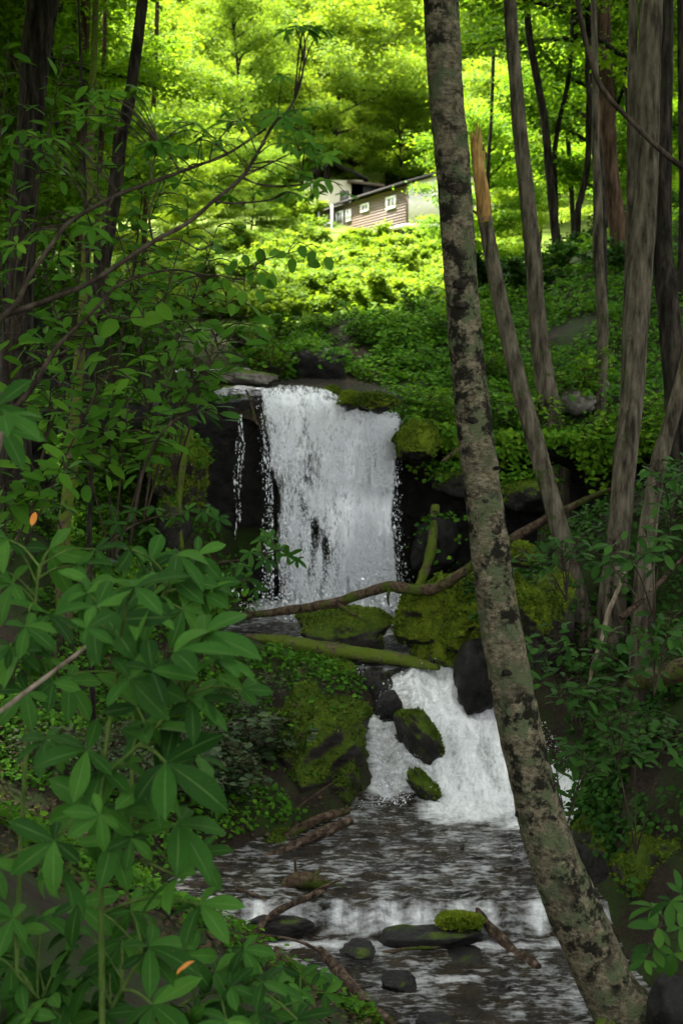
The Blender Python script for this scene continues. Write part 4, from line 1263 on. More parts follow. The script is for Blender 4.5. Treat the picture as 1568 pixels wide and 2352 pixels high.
wood([('tall_a', 15, 62, .9), ('tall_b', 20, 74, 1.0), ('mid_a', 9.5, 52, 1.1), ('mid_b', 12, 66, 1.1), ('tall_a', 17, 90, 1.0), ('mid_a', 14, 46, 1.1), ('mid_b', 7.6, 60, .8), ('mid_a', 15, 99, 1.8), ('mid_b', 21, 92, 1.9), ('mid_a', 26, 100, 2.0), ('mid_a', 11, 80, 1.3), ('mid_b', 17, 78, 1.7), ('mid_a', 21, 62, 1.6), ('mid_b', 10.5, 104, 1.6)],
     'leafy tree right of the sunlit bank', 'trees right of the sunlit bank', leaf='leaf_sun')
wood([('mid_a', 6.5, 36, 1.0), ('mid_b', 9.5, 31, 1.1), ('mid_a', 12.5, 38, 1.1), ('mid_b', 4.6, 44, .8), ('mid_a', 8.5, 43, 1.0), ('mid_b', 14, 30, 1.1)],
     'understorey tree with layered leaves on the right hill', 'understorey trees on the right hill')
wood([('mid_a', -8.2, 27, .95), ('mid_b', -7.4, 31.5, .95), ('mid_a', -10.5, 33, 1.1), ('mid_b', -12.5, 26, 1.1), ('mid_a', -6.5, 36, 1.0), ('mid_b', -6.0, 23.0, .8), ('mid_a', -14, 38, 1.2), ('tall_a', -9, 44, .9), ('tall_b', -15, 46, 1.0)],
     'understorey tree with layered leaves in the left wood', 'understorey trees in the left wood')

wood([('tall_b', -5.5, 4.5, .9), ('tall_b', 7.0, 9.5, .9), ('tall_b', -7.5, 10, .95), ('tall_b', -6.6, 14.0, .95), ('tall_a', -3.2, 2.0, .85), ('tall_b', -3.5, 8.4, .85), ('tall_b', -6.8, 18.5, .95)], 'tall tree of the near wood around the viewpoint', 'trees of the near wood')  # out-of-view trees added to keep sun off the near bank and leaves
wood([('veil', -4.8, 24.5, .95), ('veil', -7.0, 29.0, 1.05), ('veil', -6.2, 22.5, 1.0), ('veil', -9.0, 37, 1.15), ('veil', -7.5, 31, 1.1)], 'slim tree spreading flat layers of leaves over the left wood', 'slim layered trees of the left wood')
wood([('veil', 4.5, 24.5, 1.0), ('veil', 6.0, 29, 1.1), ('veil', 5.2, 35, 1.15)], 'slim tree spreading flat layers of leaves behind the right trunks', 'slim layered trees of the right hill')
# ---- shrubs: round leafy bushes
def gen_bush(seed, H, R, nleaf, lsize, shape=LEAFW, stems=7):
    rng = np.random.default_rng(seed)
    sg = Geo(); pts = []
    for k in range(stems):
        az = k * 2.4 + rng.uniform(-.4, .4)
        P = limb_path((0, 0, -.1), (math.cos(az) * .6, math.sin(az) * .6, 1), H * rng.uniform(.7, 1.05), -.25, rng, 4, .16)
        P[:, :2] *= R / (H * .7)
        sg.add(*tube(P, np.linspace(.014, .004, 5), 4, 2))
        for q in range(1, 5):
            for _ in range(3):
                a2 = rng.uniform(0, 6.28)
                P2 = limb_path(P[q], (math.cos(a2), math.sin(a2), .15), R * rng.uniform(.2, .45), -.2, rng, 3, .2)
                sg.add(*tube(P2, np.linspace(.006, .002, 4), 3, 1, cap=False)); pts.append(P2)
    pts = np.array(pts)
    idx = rng.integers(0, len(pts), nleaf)
    seg = rng.uniform(0, 3, nleaf); i0 = np.clip(seg.astype(int), 0, 2); fr = (seg - i0)[:, None]
    C = pts[idx, i0] * (1 - fr) + pts[idx, i0 + 1] * fr + rng.normal(0, .35 * lsize, (nleaf, 3)) + rng.normal(0, .04 * R, (nleaf, 3))
    nr = norm(np.array((0, 0, 1.0)) + rng.normal(0, .36, (nleaf, 3)))
    dr = norm(rng.normal(0, 1, (nleaf, 3)) * np.array((1, 1, .2)) + np.array((0, 0, -.25)))
    cg = Geo()
    leaf_cloud(cg, C, nr, dr, lsize * rng.uniform(.6, 1.25, nleaf), np.clip(rng.normal(.5, .2, nleaf), 0, 1), shape)
    return sg.mesh('stems'), cg.mesh('foliage', False)
BUSH = {'far_a': gen_bush(61, 1.1, .9, 2600, .11), 'far_b': gen_bush(62, .8, 1.0, 2400, .10), 'near_a': gen_bush(63, .8, .55, 420, .095), 'near_b': gen_bush(64, .6, .6, 420, .085),
        'low': gen_bush(65, .35, .55, 520, .06), 'sap': gen_bush(66, 1.6, .8, 800, .10), 'fine': gen_bush(67, .55, .5, 1300, .04, LEAF6)}
def bush(k, x, y, sc, label, group, leaf='leaf_right', z=None, dz=0.0):
    z = float(terrain(np.array([x]), np.array([y]))[0]) if z is None else z
    st, fo = BUSH[k]
    root = thing('shrub', (x, y, z + dz), label, 'shrub', group)
    root.rotation_euler = (random.uniform(-.12, .12), random.uniform(-.12, .12), random.uniform(0, 6.28))
    root.scale = (sc, sc, sc * random.uniform(.85, 1.15))
    link('stems', mesh_with(st, 'twig'), None, root)
    link('foliage', mesh_with(fo, leaf), None, root)
    return root

rr = random.Random(21)
for i in range(16):
    y = rr.uniform(100, 122)
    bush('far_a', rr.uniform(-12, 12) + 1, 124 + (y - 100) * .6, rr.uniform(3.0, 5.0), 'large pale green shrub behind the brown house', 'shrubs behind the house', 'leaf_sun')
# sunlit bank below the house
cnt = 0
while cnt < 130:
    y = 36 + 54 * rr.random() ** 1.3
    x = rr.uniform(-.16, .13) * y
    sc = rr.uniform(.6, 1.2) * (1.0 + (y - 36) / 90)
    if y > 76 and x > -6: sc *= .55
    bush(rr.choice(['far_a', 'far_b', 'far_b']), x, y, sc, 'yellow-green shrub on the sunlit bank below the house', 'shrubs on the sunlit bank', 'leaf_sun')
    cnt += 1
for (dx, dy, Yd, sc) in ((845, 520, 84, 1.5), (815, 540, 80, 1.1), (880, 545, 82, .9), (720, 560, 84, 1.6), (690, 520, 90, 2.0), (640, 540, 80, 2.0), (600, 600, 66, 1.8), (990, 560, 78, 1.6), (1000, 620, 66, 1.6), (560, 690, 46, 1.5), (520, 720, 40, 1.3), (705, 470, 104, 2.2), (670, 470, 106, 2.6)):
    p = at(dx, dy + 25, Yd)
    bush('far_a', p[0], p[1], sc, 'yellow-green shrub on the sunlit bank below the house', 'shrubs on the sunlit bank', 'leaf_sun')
# right hill
for i in range(46):
    y = rr.uniform(26, 44); x = y * rr.uniform(.09, .26)
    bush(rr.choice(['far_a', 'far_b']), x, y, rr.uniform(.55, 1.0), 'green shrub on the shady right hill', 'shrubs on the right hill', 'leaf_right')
# left slope
for i in range(46):
    y = rr.uniform(15.5, 28); x = -y * rr.uniform(.09, .27)
    xl = float(np.interp(y, KY, KL))
    if x > xl - .4: x = xl - .4 - rr.uniform(0, 1.5)
    bush(rr.choice(['far_b', 'near_a', 'sap', 'sap']), x, y, rr.uniform(.7, 1.2), 'shady green shrub on the slope left of the waterfall', 'shrubs on the left slope', 'leaf_sapling')

# ------------------------------------------------------------------ ground cover (uncountable)
def bvh_all():
    Vs = [np.column_stack([X.ravel(), Y.ravel(), Z.ravel()]), cliffV]
    polys = [tuple(q) for q in GQ.tolist()]
    off = len(Vs[0])
    polys += [tuple(np.array(q) + off) for q in cliffQ]; off += len(cliffV)
    for v, t in zip(ROCKV, ROCKT):
        Vs.append(v); polys += [tuple(q) for q in (t + off).tolist()]; off += len(v)
    return BVHTree.FromPolygons(np.vstack(Vs).tolist(), polys)
BVH = bvh_all()

def drop(xs, ys, top=8.0):
    P, Nn, ok = [], [], []
    dn = Vector((0, 0, -1))
    for x, y in zip(xs, ys):
        h = BVH.ray_cast(Vector((x, y, top)), dn)
        if h[0] is None: continue
        P.append(h[0][:]); Nn.append(h[1][:])
    return np.array(P), np.array(Nn)

def ground_cover(name, label, xs, ys, size, height, mat, seed, dens=None, shape=LEAFW, tilt=.45, top=8.0, dryfrac=0, wet_clear=.03):
    rng = np.random.default_rng(seed)
    P, Nn = drop(xs, ys, top)
    Nn[Nn[:, 2] < 0] *= -1
    lv = water_level(P[:, 1])
    keep = (P[:, 2] > lv + wet_clear) | (P[:, 0] < np.interp(P[:, 1], KY, KL) - .1) | (P[:, 0] > np.interp(P[:, 1], KY, KR) + .1)
    keep &= ~((P[:, 0] > -.85) & (P[:, 0] < .4) & (P[:, 1] > 13.8) & (P[:, 1] < 15.5) & (RNG.uniform(0, 1, len(P)) < .9))
    if dens is not None:
        keep &= fbm(P * dens[0], 3, seed) > dens[1]
    P, Nn = P[keep], Nn[keep]
    n = len(P)
    k = 3
    P3 = np.repeat(P, k, 0); N3 = np.repeat(Nn, k, 0)
    clump = np.repeat(.5 + .5 * fbm(P * 1.7, 3, seed + 2), k)
    h = rng.uniform(.1, 1, n * k) * height * np.clip(2.4 * clump - .5, .12, 2)
    P3 = P3 + N3 * h[:, None] + rng.normal(0, size * .8, (n * k, 3)) * np.array((1, 1, .3))
    nr = norm(N3 * .6 + np.array((0, 0, .6)) + rng.normal(0, tilt, (n * k, 3)))
    dr = rng.normal(0, 1, (n * k, 3))
    g = Geo()
    tint = np.clip(.18 + .55 * clump + rng.normal(0, .16, n * k), 0, 1)
    leaf_cloud(g, P3, nr, dr, size * rng.uniform(.55, 1.3, n * k), tint, shape)
    tag(link(name, g.mesh(name, False), M[mat]), label, 'ground cover', kind='stuff')

rng = np.random.default_rng(77)
n = 9000
ground_cover('ground_cover', 'dense small green leaves covering the mound above the waterfall', rng.uniform(-2.2, 3.0, n), rng.uniform(22.3, 28.5, n), .085, .30, 'leaf_cover', 1, (1.1, -.22))
n = 15000
ground_cover('ground_cover', 'green leaves covering the terrace right of the waterfall', .7 + 7.5 * rng.uniform(0, 1, n) ** 1.3, rng.uniform(18.9, 28, n), .08, .16, 'leaf_cover', 2, (.8, -.3))
n = 7000
ground_cover('ground_cover', 'low green plants covering the shady right hill', *(lambda y: (y * rng.uniform(.05, .27, n), y))(rng.uniform(27, 46, n)), .12, .3, 'leaf_cover', 3, (.7, -.2))
n = 9000
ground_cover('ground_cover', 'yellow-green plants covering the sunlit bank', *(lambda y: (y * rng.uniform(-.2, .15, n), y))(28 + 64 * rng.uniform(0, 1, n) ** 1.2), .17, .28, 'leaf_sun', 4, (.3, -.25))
n = 14000
ground_cover('ground_cover', 'small leaves and creepers covering the left bank', *(lambda y: (np.interp(y, KY, KL) - rng.uniform(.1, 3.6, n), y))(rng.uniform(9.5, 20.4, n)), .06, .11, 'leaf_cover', 5, (.9, -.25))
n = 15000
ground_cover('ground_cover', 'small leaves covering the right bank', *(lambda y: (np.interp(y, KY, KR) + .1 + 4.6 * rng.uniform(0, 1, n) ** 1.5, y))(rng.uniform(7.0, 18.5, n)), .07, .12, 'leaf_right', 6, (.9, -.12))
n = 5000
ground_cover('ground_cover', 'shady leaves covering the upper left slope', *(lambda y: (np.interp(y, KY, KL) - rng.uniform(.2, 6, n), y))(rng.uniform(20.4, 34, n)), .10, .2, 'leaf_cover', 7, (.6, -.2))
n = 3000
ground_cover('leaf_litter', 'brown fallen leaves on the near bank and left bank', *(lambda y: (np.interp(y, KY, KL) - rng.uniform(.0, 3.0, n), y))(rng.uniform(8.5, 16, n)), .06, .01, 'log_bark', 8, None)

def moss_tufts(parent, V, T, seed, n, size, col='moss_tuft', zmin=-.15, thr=-.15):
    rng = np.random.default_rng(seed)
    A_, B_, C_ = V[T[:, 0]], V[T[:, 1]], V[T[:, 2]]
    cr = np.cross(B_ - A_, C_ - A_); ar = np.linalg.norm(cr, axis=1); fn = cr / (ar[:, None] + 1e-12)
    ar = ar * (fn[:, 2] > zmin)
    i = rng.choice(len(T), n, p=ar / ar.sum())
    a, b = rng.uniform(0, 1, (2, n)); f = a + b > 1; a[f], b[f] = 1 - a[f], 1 - b[f]
    P = A_[i] + a[:, None] * (B_ - A_)[i] + b[:, None] * (C_ - A_)[i]
    keep = fbm(P * 3.5 + seed, 4, seed) + .5 * fn[i][:, 2] > thr
    P, nn = P[keep], fn[i][keep]
    k = len(P)
    dr = norm(nn + rng.normal(0, .55, (k, 3)) + np.array((0, 0, .2)))
    g = Geo()
    tint = np.clip(.45 + .5 * fbm(P * 4, 3, seed + 1) + rng.normal(0, .15, k), 0, 1)
    leaf_cloud(g, P - nn * .004, np.cross(dr, rng.normal(0, 1, (k, 3))), dr, size * rng.uniform(.5, 1.4, k), tint, LEAF4)
    tag(link('moss', g.mesh('moss', False, tuple(parent.location)), M[col], parent), kind='stuff')
M['moss_tuft'] = leaf_mat('moss_blades', (.018, .034, .004), (.07, .11, .008), (.16, .21, .014), (1.2, 1.2, .8), .2, .8, .1)
for ro, V_, T_ in ROCKREC:
    mt = ro.data.materials[0].name
    big = float(np.ptp(V_[:, 0]) * np.ptp(V_[:, 2]))
    if mt in ('mossy_rock', 'moss_covered_rock'):
        moss_tufts(ro, V_, T_, len(V_) % 97 + int(abs(V_[0, 0]) * 50), int(min(14000, 2500 + 7000 * big)), .035, thr=.02 if mt == 'mossy_rock' else -.22)
    elif mt == 'rock_with_moss':
        moss_tufts(ro, V_, T_, len(V_) % 89 + int(abs(V_[0, 0]) * 50), int(min(6000, 1200 + 3000 * big)), .03, thr=.28, zmin=.2)

# hanging leaves on the cliff edge and on the big boulder
def fringe():
    rng = np.random.default_rng(9)
    g = Geo()
    n = 5200
    x = rng.uniform(.95, 4.6, n)
    plan = np.array([(.95, 20.05, -1.3), (1.6, 19.75, -1.42), (2.6, 19.5, -1.5), (3.8, 19.2, -1.5), (5.2, 18.9, -1.2)])
    y = np.interp(x, plan[:, 0], plan[:, 1]) - rng.uniform(-.1, .22, n)
    z = np.interp(x, plan[:, 0], plan[:, 2]) + .1 - np.abs(rng.normal(0, .22, n)) * (1 + .8 * vnoise(xyz(x * 2, 0 * x, 0 * x), 3))
    leaf_cloud(g, xyz(x, y, z), norm(rng.normal(0, .4, (n, 3)) + np.array((0, -.6, .9))), rng.normal(0, 1, (n, 3)) + np.array((0, -.5, -.8)), .085 * rng.uniform(.6, 1.3, n), np.clip(rng.normal(.5, .2, n), 0, 1), LEAFW)
    tag(link('hanging_leaves', g.mesh('hanging_leaves', False), M['leaf_cover']), 'green leaves hanging over the edge of the terrace cliff', 'ground cover', kind='stuff')
fringe()

# ------------------------------------------------------------------ near plants with separate leaves
def leaflet(length, width, droop, fold, nseg=6, pk=1.05, tip=.75, curl=0.0):
    t = np.linspace(0, 1, nseg + 1)
    w = width * 1.95 * (t ** pk) * ((1 - t) ** tip)
    w[0] = .012 * length; w[-1] = .004 * length
    z = -droop * length * t ** 2
    V = []
    for i in range(nseg + 1):
        V += [(-w[i], t[i] * length, z[i] + fold * w[i] + curl * length * math.sin(i * 1.9)), (0, t[i] * length, z[i]), (w[i], t[i] * length, z[i] + fold * w[i] - curl * length * math.sin(i * 2.3))]
    Q = []
    for i in range(nseg):
        a = i * 3
        Q += [(a, a + 1, a + 4, a + 3), (a + 1, a + 2, a + 5, a + 4)]
    return np.array(V), np.array(Q)

def palmate(seed, nlf=5, w=.34, droop=.28):
    rng = np.random.default_rng(seed)
    g = Geo()
    half = (nlf - 1) / 2
    for k in range(nlf):
        a = (k - half) / half * math.radians(118) + rng.normal(0, .1)
        ln = (1 - .38 * abs((k - half) / half) ** 1.4) * rng.uniform(.92, 1.06)
        V, Q = leaflet(ln, w * ln * rng.uniform(.92, 1.1), droop * rng.uniform(.4, 1.6), rng.uniform(.15, .5), 6, curl=.012)
        pt = rng.normal(0, .12)
        R_ = rotm(rng.normal(0.0, .18), pt, -a)
        g.add(V @ R_.T, Q, None, np.clip(rng.normal(.5, .24), 0, 1))
        g.extra.setdefault('along', []).append(np.repeat(np.linspace(0, 1, len(V) // 3), 3))
        g.extra.setdefault('across', []).append(np.tile((1.0, 0.0, 1.0), len(V) // 3))
    return g.mesh('leaf')
def single(seed, w=.33, droop=.15, pk=.62, tip=.62):
    rng = np.random.default_rng(seed)
    V, Q = leaflet(1.0, w / 1.25, droop, rng.uniform(.15, .35), 6, pk, tip, .01)
    return Geo().add(V, Q).mesh('leaf')
PALM = [palmate(200 + k) for k in range(7)]
PALM_S = [palmate(220 + k, 5, .29, .2) for k in range(4)]
OVAL = [single(230 + k) for k in range(4)]
HEART = [single(240 + k, .42, .1, .42, .7) for k in range(3)]

def leaf_obj(me, mat, root, pos, size, nrm, dirn):
    nrm = norm(nrm); dirn = norm(np.asarray(dirn) - nrm * np.dot(dirn, nrm))
    Xv = np.cross(dirn, nrm)
    o = link('leaf', mesh_with(me, mat), None, root)
    Mx = Matrix(((Xv[0] * size, dirn[0] * size, nrm[0] * size, pos[0]), (Xv[1] * size, dirn[1] * size, nrm[1] * size, pos[1]), (Xv[2] * size, dirn[2] * size, nrm[2] * size, pos[2]), (0, 0, 0, 1)))
    o.matrix_local = Matrix.Translation(-Vector(root.location)) @ Mx
    return o

def plant(name, label, cat, stems, leaves, mat, stem_mat, palette, group=None, petiole=.35, fill=0, up=(0, -.5, .82), jit=.4):
    """stems: list of (world path, radii); leaves: list of (world pos, size in m, screen angle or None)"""
    rngp = np.random.default_rng(abs(hash(label)) % 1000 if False else len(label) * 7 + len(leaves))
    foot = stems[0][0][0]
    root = thing(name, tuple(foot), label, cat, group)
    g = Geo()
    allp = []
    for P, R in stems:
        P = np.asarray(P); g.add(*tube(P, R, 7, 5, .08, 3, 20)); allp.append(spline(P, 8))
    allp = np.vstack(allp)
    more = []
    for (pos, size, ang) in leaves:
        for _ in range(fill):
            more.append((np.asarray(pos) + rngp.normal(0, size * .55, 3) * np.array((1.2, .6, .8)) + np.array((0, size * .5, -size * .25)), size * rngp.uniform(.6, .9), None if ang is None else ang + rngp.normal(0, 50)))
    for (pos, size, ang) in list(leaves) + more:
        pos = np.asarray(pos, float)
        i = np.argmin(np.linalg.norm(allp - pos + np.array((0, 0, petiole * size * .8)), axis=1))
        a = allp[i]
        mid = (a + pos) / 2 + np.array((0, 0, .12 * np.linalg.norm(pos - a)))
        g.add(*tube([a, mid, pos], [.0075 * size / .2, .006 * size / .2, .005 * size / .2], 4, 3, cap=False))
        dirn = pos - a
        if ang is not None:
            dirn = np.array((math.sin(math.radians(ang)), -.25, -math.cos(math.radians(ang))))
        dirn = dirn + rngp.normal(0, .15, 3) + np.array((0, 0, 1e-3))
        nr = np.array(up) + rngp.normal(0, jit, 3)
        leaf_obj(palette[rngp.integers(len(palette))], mat, root, pos, size, nr, dirn)
    link('stem', g.mesh('stem', True, foot), M[stem_mat], root)
    return root

def pl(lst, Yd, default=None, grow=1.0):
    out = []
    for e in lst:
        dx, dy, s = e[:3]
        ang = e[3] if len(e) > 3 else default
        yy = Yd + (e[4] if len(e) > 4 else random.uniform(-.25, .25))
        out.append((at(dx, dy, yy), s * grow * pxm(yy), ang))
    return out
def st(pts, Y0, Y1=None):
    return px_path(pts, Y0, Y1)

# screen angle: 0 = leaf points down in the picture, 90 = right, -90 = left, 180 = up
B1 = [(324, 1676, 150, 20), (236, 1850, 165, -60), (409, 1894, 160, 65), (381, 1752, 185, 60), (457, 1740, 150, 75), (200, 1724, 140, -70), (300, 1560, 150, 160), (400, 1500, 150, 90), (350, 1540, 140, 170),
      (257, 1932, 130, 20), (126, 1932, 130, -60), (409, 2013, 135, 40), (143, 2010, 120, 50), (471, 1455, 150, 95), (267, 1424, 150, 30), (224, 1392, 165, 60), (209, 1340, 130, -10), (310, 1350, 130, 120), (109, 1700, 110, -40), (440, 1610, 110, 80), (340, 1800, 120, -20)]
plant('buckeye_sapling', 'tall buckeye sapling with a straight bare stem and big drooping leaves over the near bank', 'plant',
      [st([(236, 2420, 16), (234, 2250, 15), (233, 2050, 14), (238, 1900, 13), (240, 1750, 12), (262, 1600, 11), (276, 1480, 9)], 4.5, 4.3), st([(240, 1780, 8), (330, 1700, 7), (420, 1600, 5)], 4.35, 4.3)],
      pl(B1, 4.3, grow=1.0), 'leaf_buckeye', 'stem_green', PALM, fill=1)
B2 = [(29, 1340, 110, -80), (114, 1262, 120, 30), (114, 1412, 130, -20), (43, 1505, 130, -10), (157, 1566, 110, 60), (60, 1590, 100, -60), (20, 1240, 90, -80), (180, 1300, 90, 80), (60, 1440, 90, 70)]
plant('buckeye_sapling', 'buckeye sapling with grey-green leaves crowding behind the tall bare stem', 'plant',
      [st([(40, 2200, 12), (50, 1900, 11), (70, 1600, 9), (80, 1420, 7), (90, 1300, 5)], 5.4, 5.2)], pl(B2, 5.2, grow=1.0), 'leaf_buckeye', 'stem_green', PALM, fill=1)
B3 = [(405, 1275, 105, 90), (400, 1332, 115, 80), (345, 1290, 95, 100), (300, 1262, 95, 20), (450, 1330, 95, 70), (340, 1390, 110, 40), (420, 1400, 100, 60)]
plant('buckeye_sapling', 'buckeye sapling spreading leaves toward the dark cliff', 'plant',
      [st([(300, 1900, 10), (310, 1600, 9), (340, 1450, 8), (390, 1330, 6)], 5.8, 5.6)], pl(B3, 5.6, grow=1.0), 'leaf_buckeye', 'stem_green', PALM, fill=1)
B4 = [(281, 2160, 130, -10), (343, 2175, 140, 70), (428, 2194, 110, 80), (214, 2240, 140, -60), (352, 2308, 150, 40), (495, 2232, 120, 70), (119, 2286, 140, -50), (29, 2216, 130, -60), (605, 2256, 120, 70), (520, 2300, 130, 60),
      (60, 2330, 140, 10), (240, 2330, 140, -20), (440, 2340, 130, 20), (160, 2180, 110, -40), (560, 2180, 80, 30), (30, 2110, 110, -50), (95, 2105, 110, 20), (181, 2075, 110, 60), (300, 2090, 100, 40), (520, 2345, 120, 10), (0, 2290, 120, -70), (620, 2330, 110, 60)]
plant('buckeye_shrub', 'low spreading buckeye shrub carpeting the near bank with leaves', 'plant',
      [st([(260, 2460, 14), (250, 2340, 12), (300, 2240, 9), (330, 2190, 7)], 4.9, 4.8), st([(260, 2420, 9), (120, 2320, 7), (40, 2240, 5)], 4.9, 4.7), st([(280, 2420, 9), (430, 2300, 7), (560, 2270, 5)], 4.9, 5.0)],
      pl(B4, 4.85, grow=1.0), 'leaf_buckeye', 'stem_green', PALM, fill=1)
B5 = [(690, 2240, 78, 10), (650, 2225, 60, -50), (735, 2235, 62, 60), (690, 2275, 55, 0), (620, 2290, 60, -60), (745, 2280, 55, 60)]
plant('buckeye_seedling', 'small buckeye seedling beside the pale root', 'plant', [st([(680, 2400, 8), (684, 2320, 7), (690, 2250, 5)], 6.6, 6.5)], pl(B5, 6.5), 'leaf_buckeye', 'stem_green', PALM)
B6 = [(574, 2178, 44, 0), (548, 2190, 34, -60), (604, 2196, 34, 60), (560, 2215, 34, -20)]
plant('buckeye_seedling', 'tiny seedling in front of the white water', 'plant', [st([(580, 2300, 5), (576, 2240, 4), (574, 2185, 3)], 7.6, 7.5)], pl(B6, 7.5), 'leaf_buckeye', 'stem_green', PALM_S)
# light sprays reaching toward the fall
B7 = [(600, 1240, 46, 60), (640, 1262, 50, 80), (660, 1278, 44, 100), (575, 1268, 44, 20), (610, 1285, 40, 10), (560, 1298, 38, -10), (680, 1285, 34, 90), (622, 1235, 40, 150)]
B7b = [(530, 1318, 44, 60), (560, 1330, 44, 80), (500, 1326, 40, 20), (585, 1350, 36, 80), (480, 1345, 40, -20), (540, 1300, 38, 140)]
plant('buckeye_branch_sapling', 'thin sapling holding light green leaves against the dark cliff', 'plant',
      [st([(330, 1700, 8), (400, 1440, 7), (470, 1310, 6), (560, 1285, 5), (640, 1265, 3)], 7.0, 7.0), st([(440, 1350, 5), (500, 1330, 4), (570, 1335, 3)], 7.0, 7.0)], pl(B7 + B7b, 7.0), 'leaf_right', 'twig', PALM_S)
B8 = [(430, 1172, 42, 60), (466, 1176, 46, 90), (500, 1190, 40, 90), (400, 1190, 40, 10), (356, 1168, 44, -10), (310, 1172, 40, -60), (340, 1210, 40, 20), (270, 1200, 40, -20), (480, 1165, 34, 130), (250, 1160, 36, -50), (128, 1168, 36, 20), (112, 1175, 34, -40), (150, 1160, 34, 60)]
plant('buckeye_branch_sapling', 'thin sapling with flat light leaves above the buckeye crowd', 'plant',
      [st([(100, 1600, 9), (180, 1350, 8), (260, 1240, 7), (350, 1190, 5), (460, 1178, 3)], 7.6, 7.8), st([(170, 1370, 5), (150, 1250, 4), (130, 1180, 3)], 7.6, 7.7)], pl(B8, 7.7), 'leaf_right', 'twig', PALM_S)
# big leaf at the left edge and oval leaf spray in front of the cliff
plant('buckeye_sapling', 'sapling with one large pale palmate leaf at the edge of the left wood', 'plant', [st([(-40, 1300, 14), (-20, 1100, 12), (2, 1020, 9), (20, 950, 6)], 4.6, 4.5)],
      pl([(10, 955, 118, 90), (-10, 935, 110, 150), (5, 985, 110, 20)], 4.5), 'leaf_buckeye', 'twig_pale', PALM)
B9 = [(466, 940, 46, 80), (490, 936, 50, 90), (505, 950, 52, 90), (476, 958, 48, 40), (440, 936, 44, -20), (410, 942, 44, -60), (512, 966, 50, 60), (400, 955, 40, -30)]
plant('oval_leaf_sapling', 'sapling holding a flat spray of oval leaves left of the waterfall lip', 'plant', [st([(300, 1250, 8), (330, 1080, 7), (390, 975, 6), (470, 942, 3)], 8.0, 8.0)], pl(B9, 8.0), 'leaf_right', 'twig', OVAL, up=(0, -.2, 1))

# arching sapling at upper left: two long bare branches with palmate leaves at the ends
A_main = st([(-40, 745, 15), (0, 728, 14), (114, 688, 13), (214, 645, 12), (352, 555, 11), (428, 514, 10), (490, 462, 9.5), (555, 407, 9), (594, 346, 8), (628, 286, 7), (666, 247, 6), (690, 190, 5), (700, 119, 4.5), (697, 67, 3.5)], 5.4, 6.4)
A_b = st([(-10, 745, 12), (40, 693, 12), (71, 631, 11), (124, 555, 10), (162, 509, 10), (262, 452, 9), (347, 419, 8.5), (452, 381, 7.5), (524, 352, 6.5), (609, 297, 5)], 5.4, 6.2)
tw = [st([(555, 407, 6), (590, 422, 5), (640, 428, 5), (700, 423, 4), (745, 414, 3)], 6.1, 6.2), st([(490, 462, 6), (538, 467, 5), (619, 459, 4), (662, 440, 3)], 6.0, 6.2), st([(555, 407, 5), (619, 376, 4), (685, 343, 3)], 6.1, 6.3),
      st([(347, 419, 5), (350, 380, 5), (368, 333, 3)], 5.9, 5.9), st([(352, 555, 5), (345, 520, 5), (345, 480, 4), (370, 415, 3)], 5.8, 5.8), st([(524, 352, 5), (500, 330, 4), (530, 290, 3), (555, 282, 3)], 6.1, 6.1),
      st([(352, 555, 5), (410, 550, 4), (460, 574, 4), (490, 556, 3)], 5.8, 5.9), st([(262, 452, 5), (240, 490, 4), (210, 520, 3)], 5.7, 5.7)]
A_lv = [(697, 62, 66, 40), (680, 66, 54, -60), (715, 60, 54, 90), (650, 270, 62, 80), (678, 262, 58, 70), (640, 262, 56, -40), (610, 268, 56, -60), (690, 300, 56, 60), (660, 330, 50, 60), (700, 340, 54, 80), (715, 330, 46, 90), (690, 350, 46, 20), (740, 350, 44, 90),
        (745, 412, 56, 30), (720, 418, 52, 10), (700, 396, 50, 60), (662, 440, 44, 30), (640, 405, 44, 120), (680, 398, 44, 70), (366, 328, 74, -20), (355, 325, 70, 60), (345, 330, 66, -70), (555, 280, 60, 60), (530, 280, 56, -50), (450, 282, 50, 80), (400, 282, 50, 10),
        (215, 240, 66, -40), (240, 215, 60, 40), (196, 265, 66, -20), (300, 215, 50, 60), (262, 226, 56, 20), (500, 296, 44, 10), (470, 300, 44, -30), (430, 335, 60, 0), (370, 410, 52, 60), (410, 420, 60, 40), (490, 425, 50, 50), (210, 520, 66, 0), (190, 490, 60, -50), (250, 500, 60, 50),
        (60, 300, 60, -30), (90, 320, 60, 40), (120, 318, 56, 10), (30, 340, 56, -40), (80, 540, 60, 10), (40, 560, 60, -40), (120, 600, 60, 30), (30, 620, 60, 0)]
plant('arching_sapling', 'arching sapling whose two long bare branches reach across the left wood', 'sapling', [A_main, A_b] + tw, pl(A_lv, 6.1), 'leaf_sapling', 'twig', PALM_S, jit=.25, up=(0, -.25, .9), fill=1)
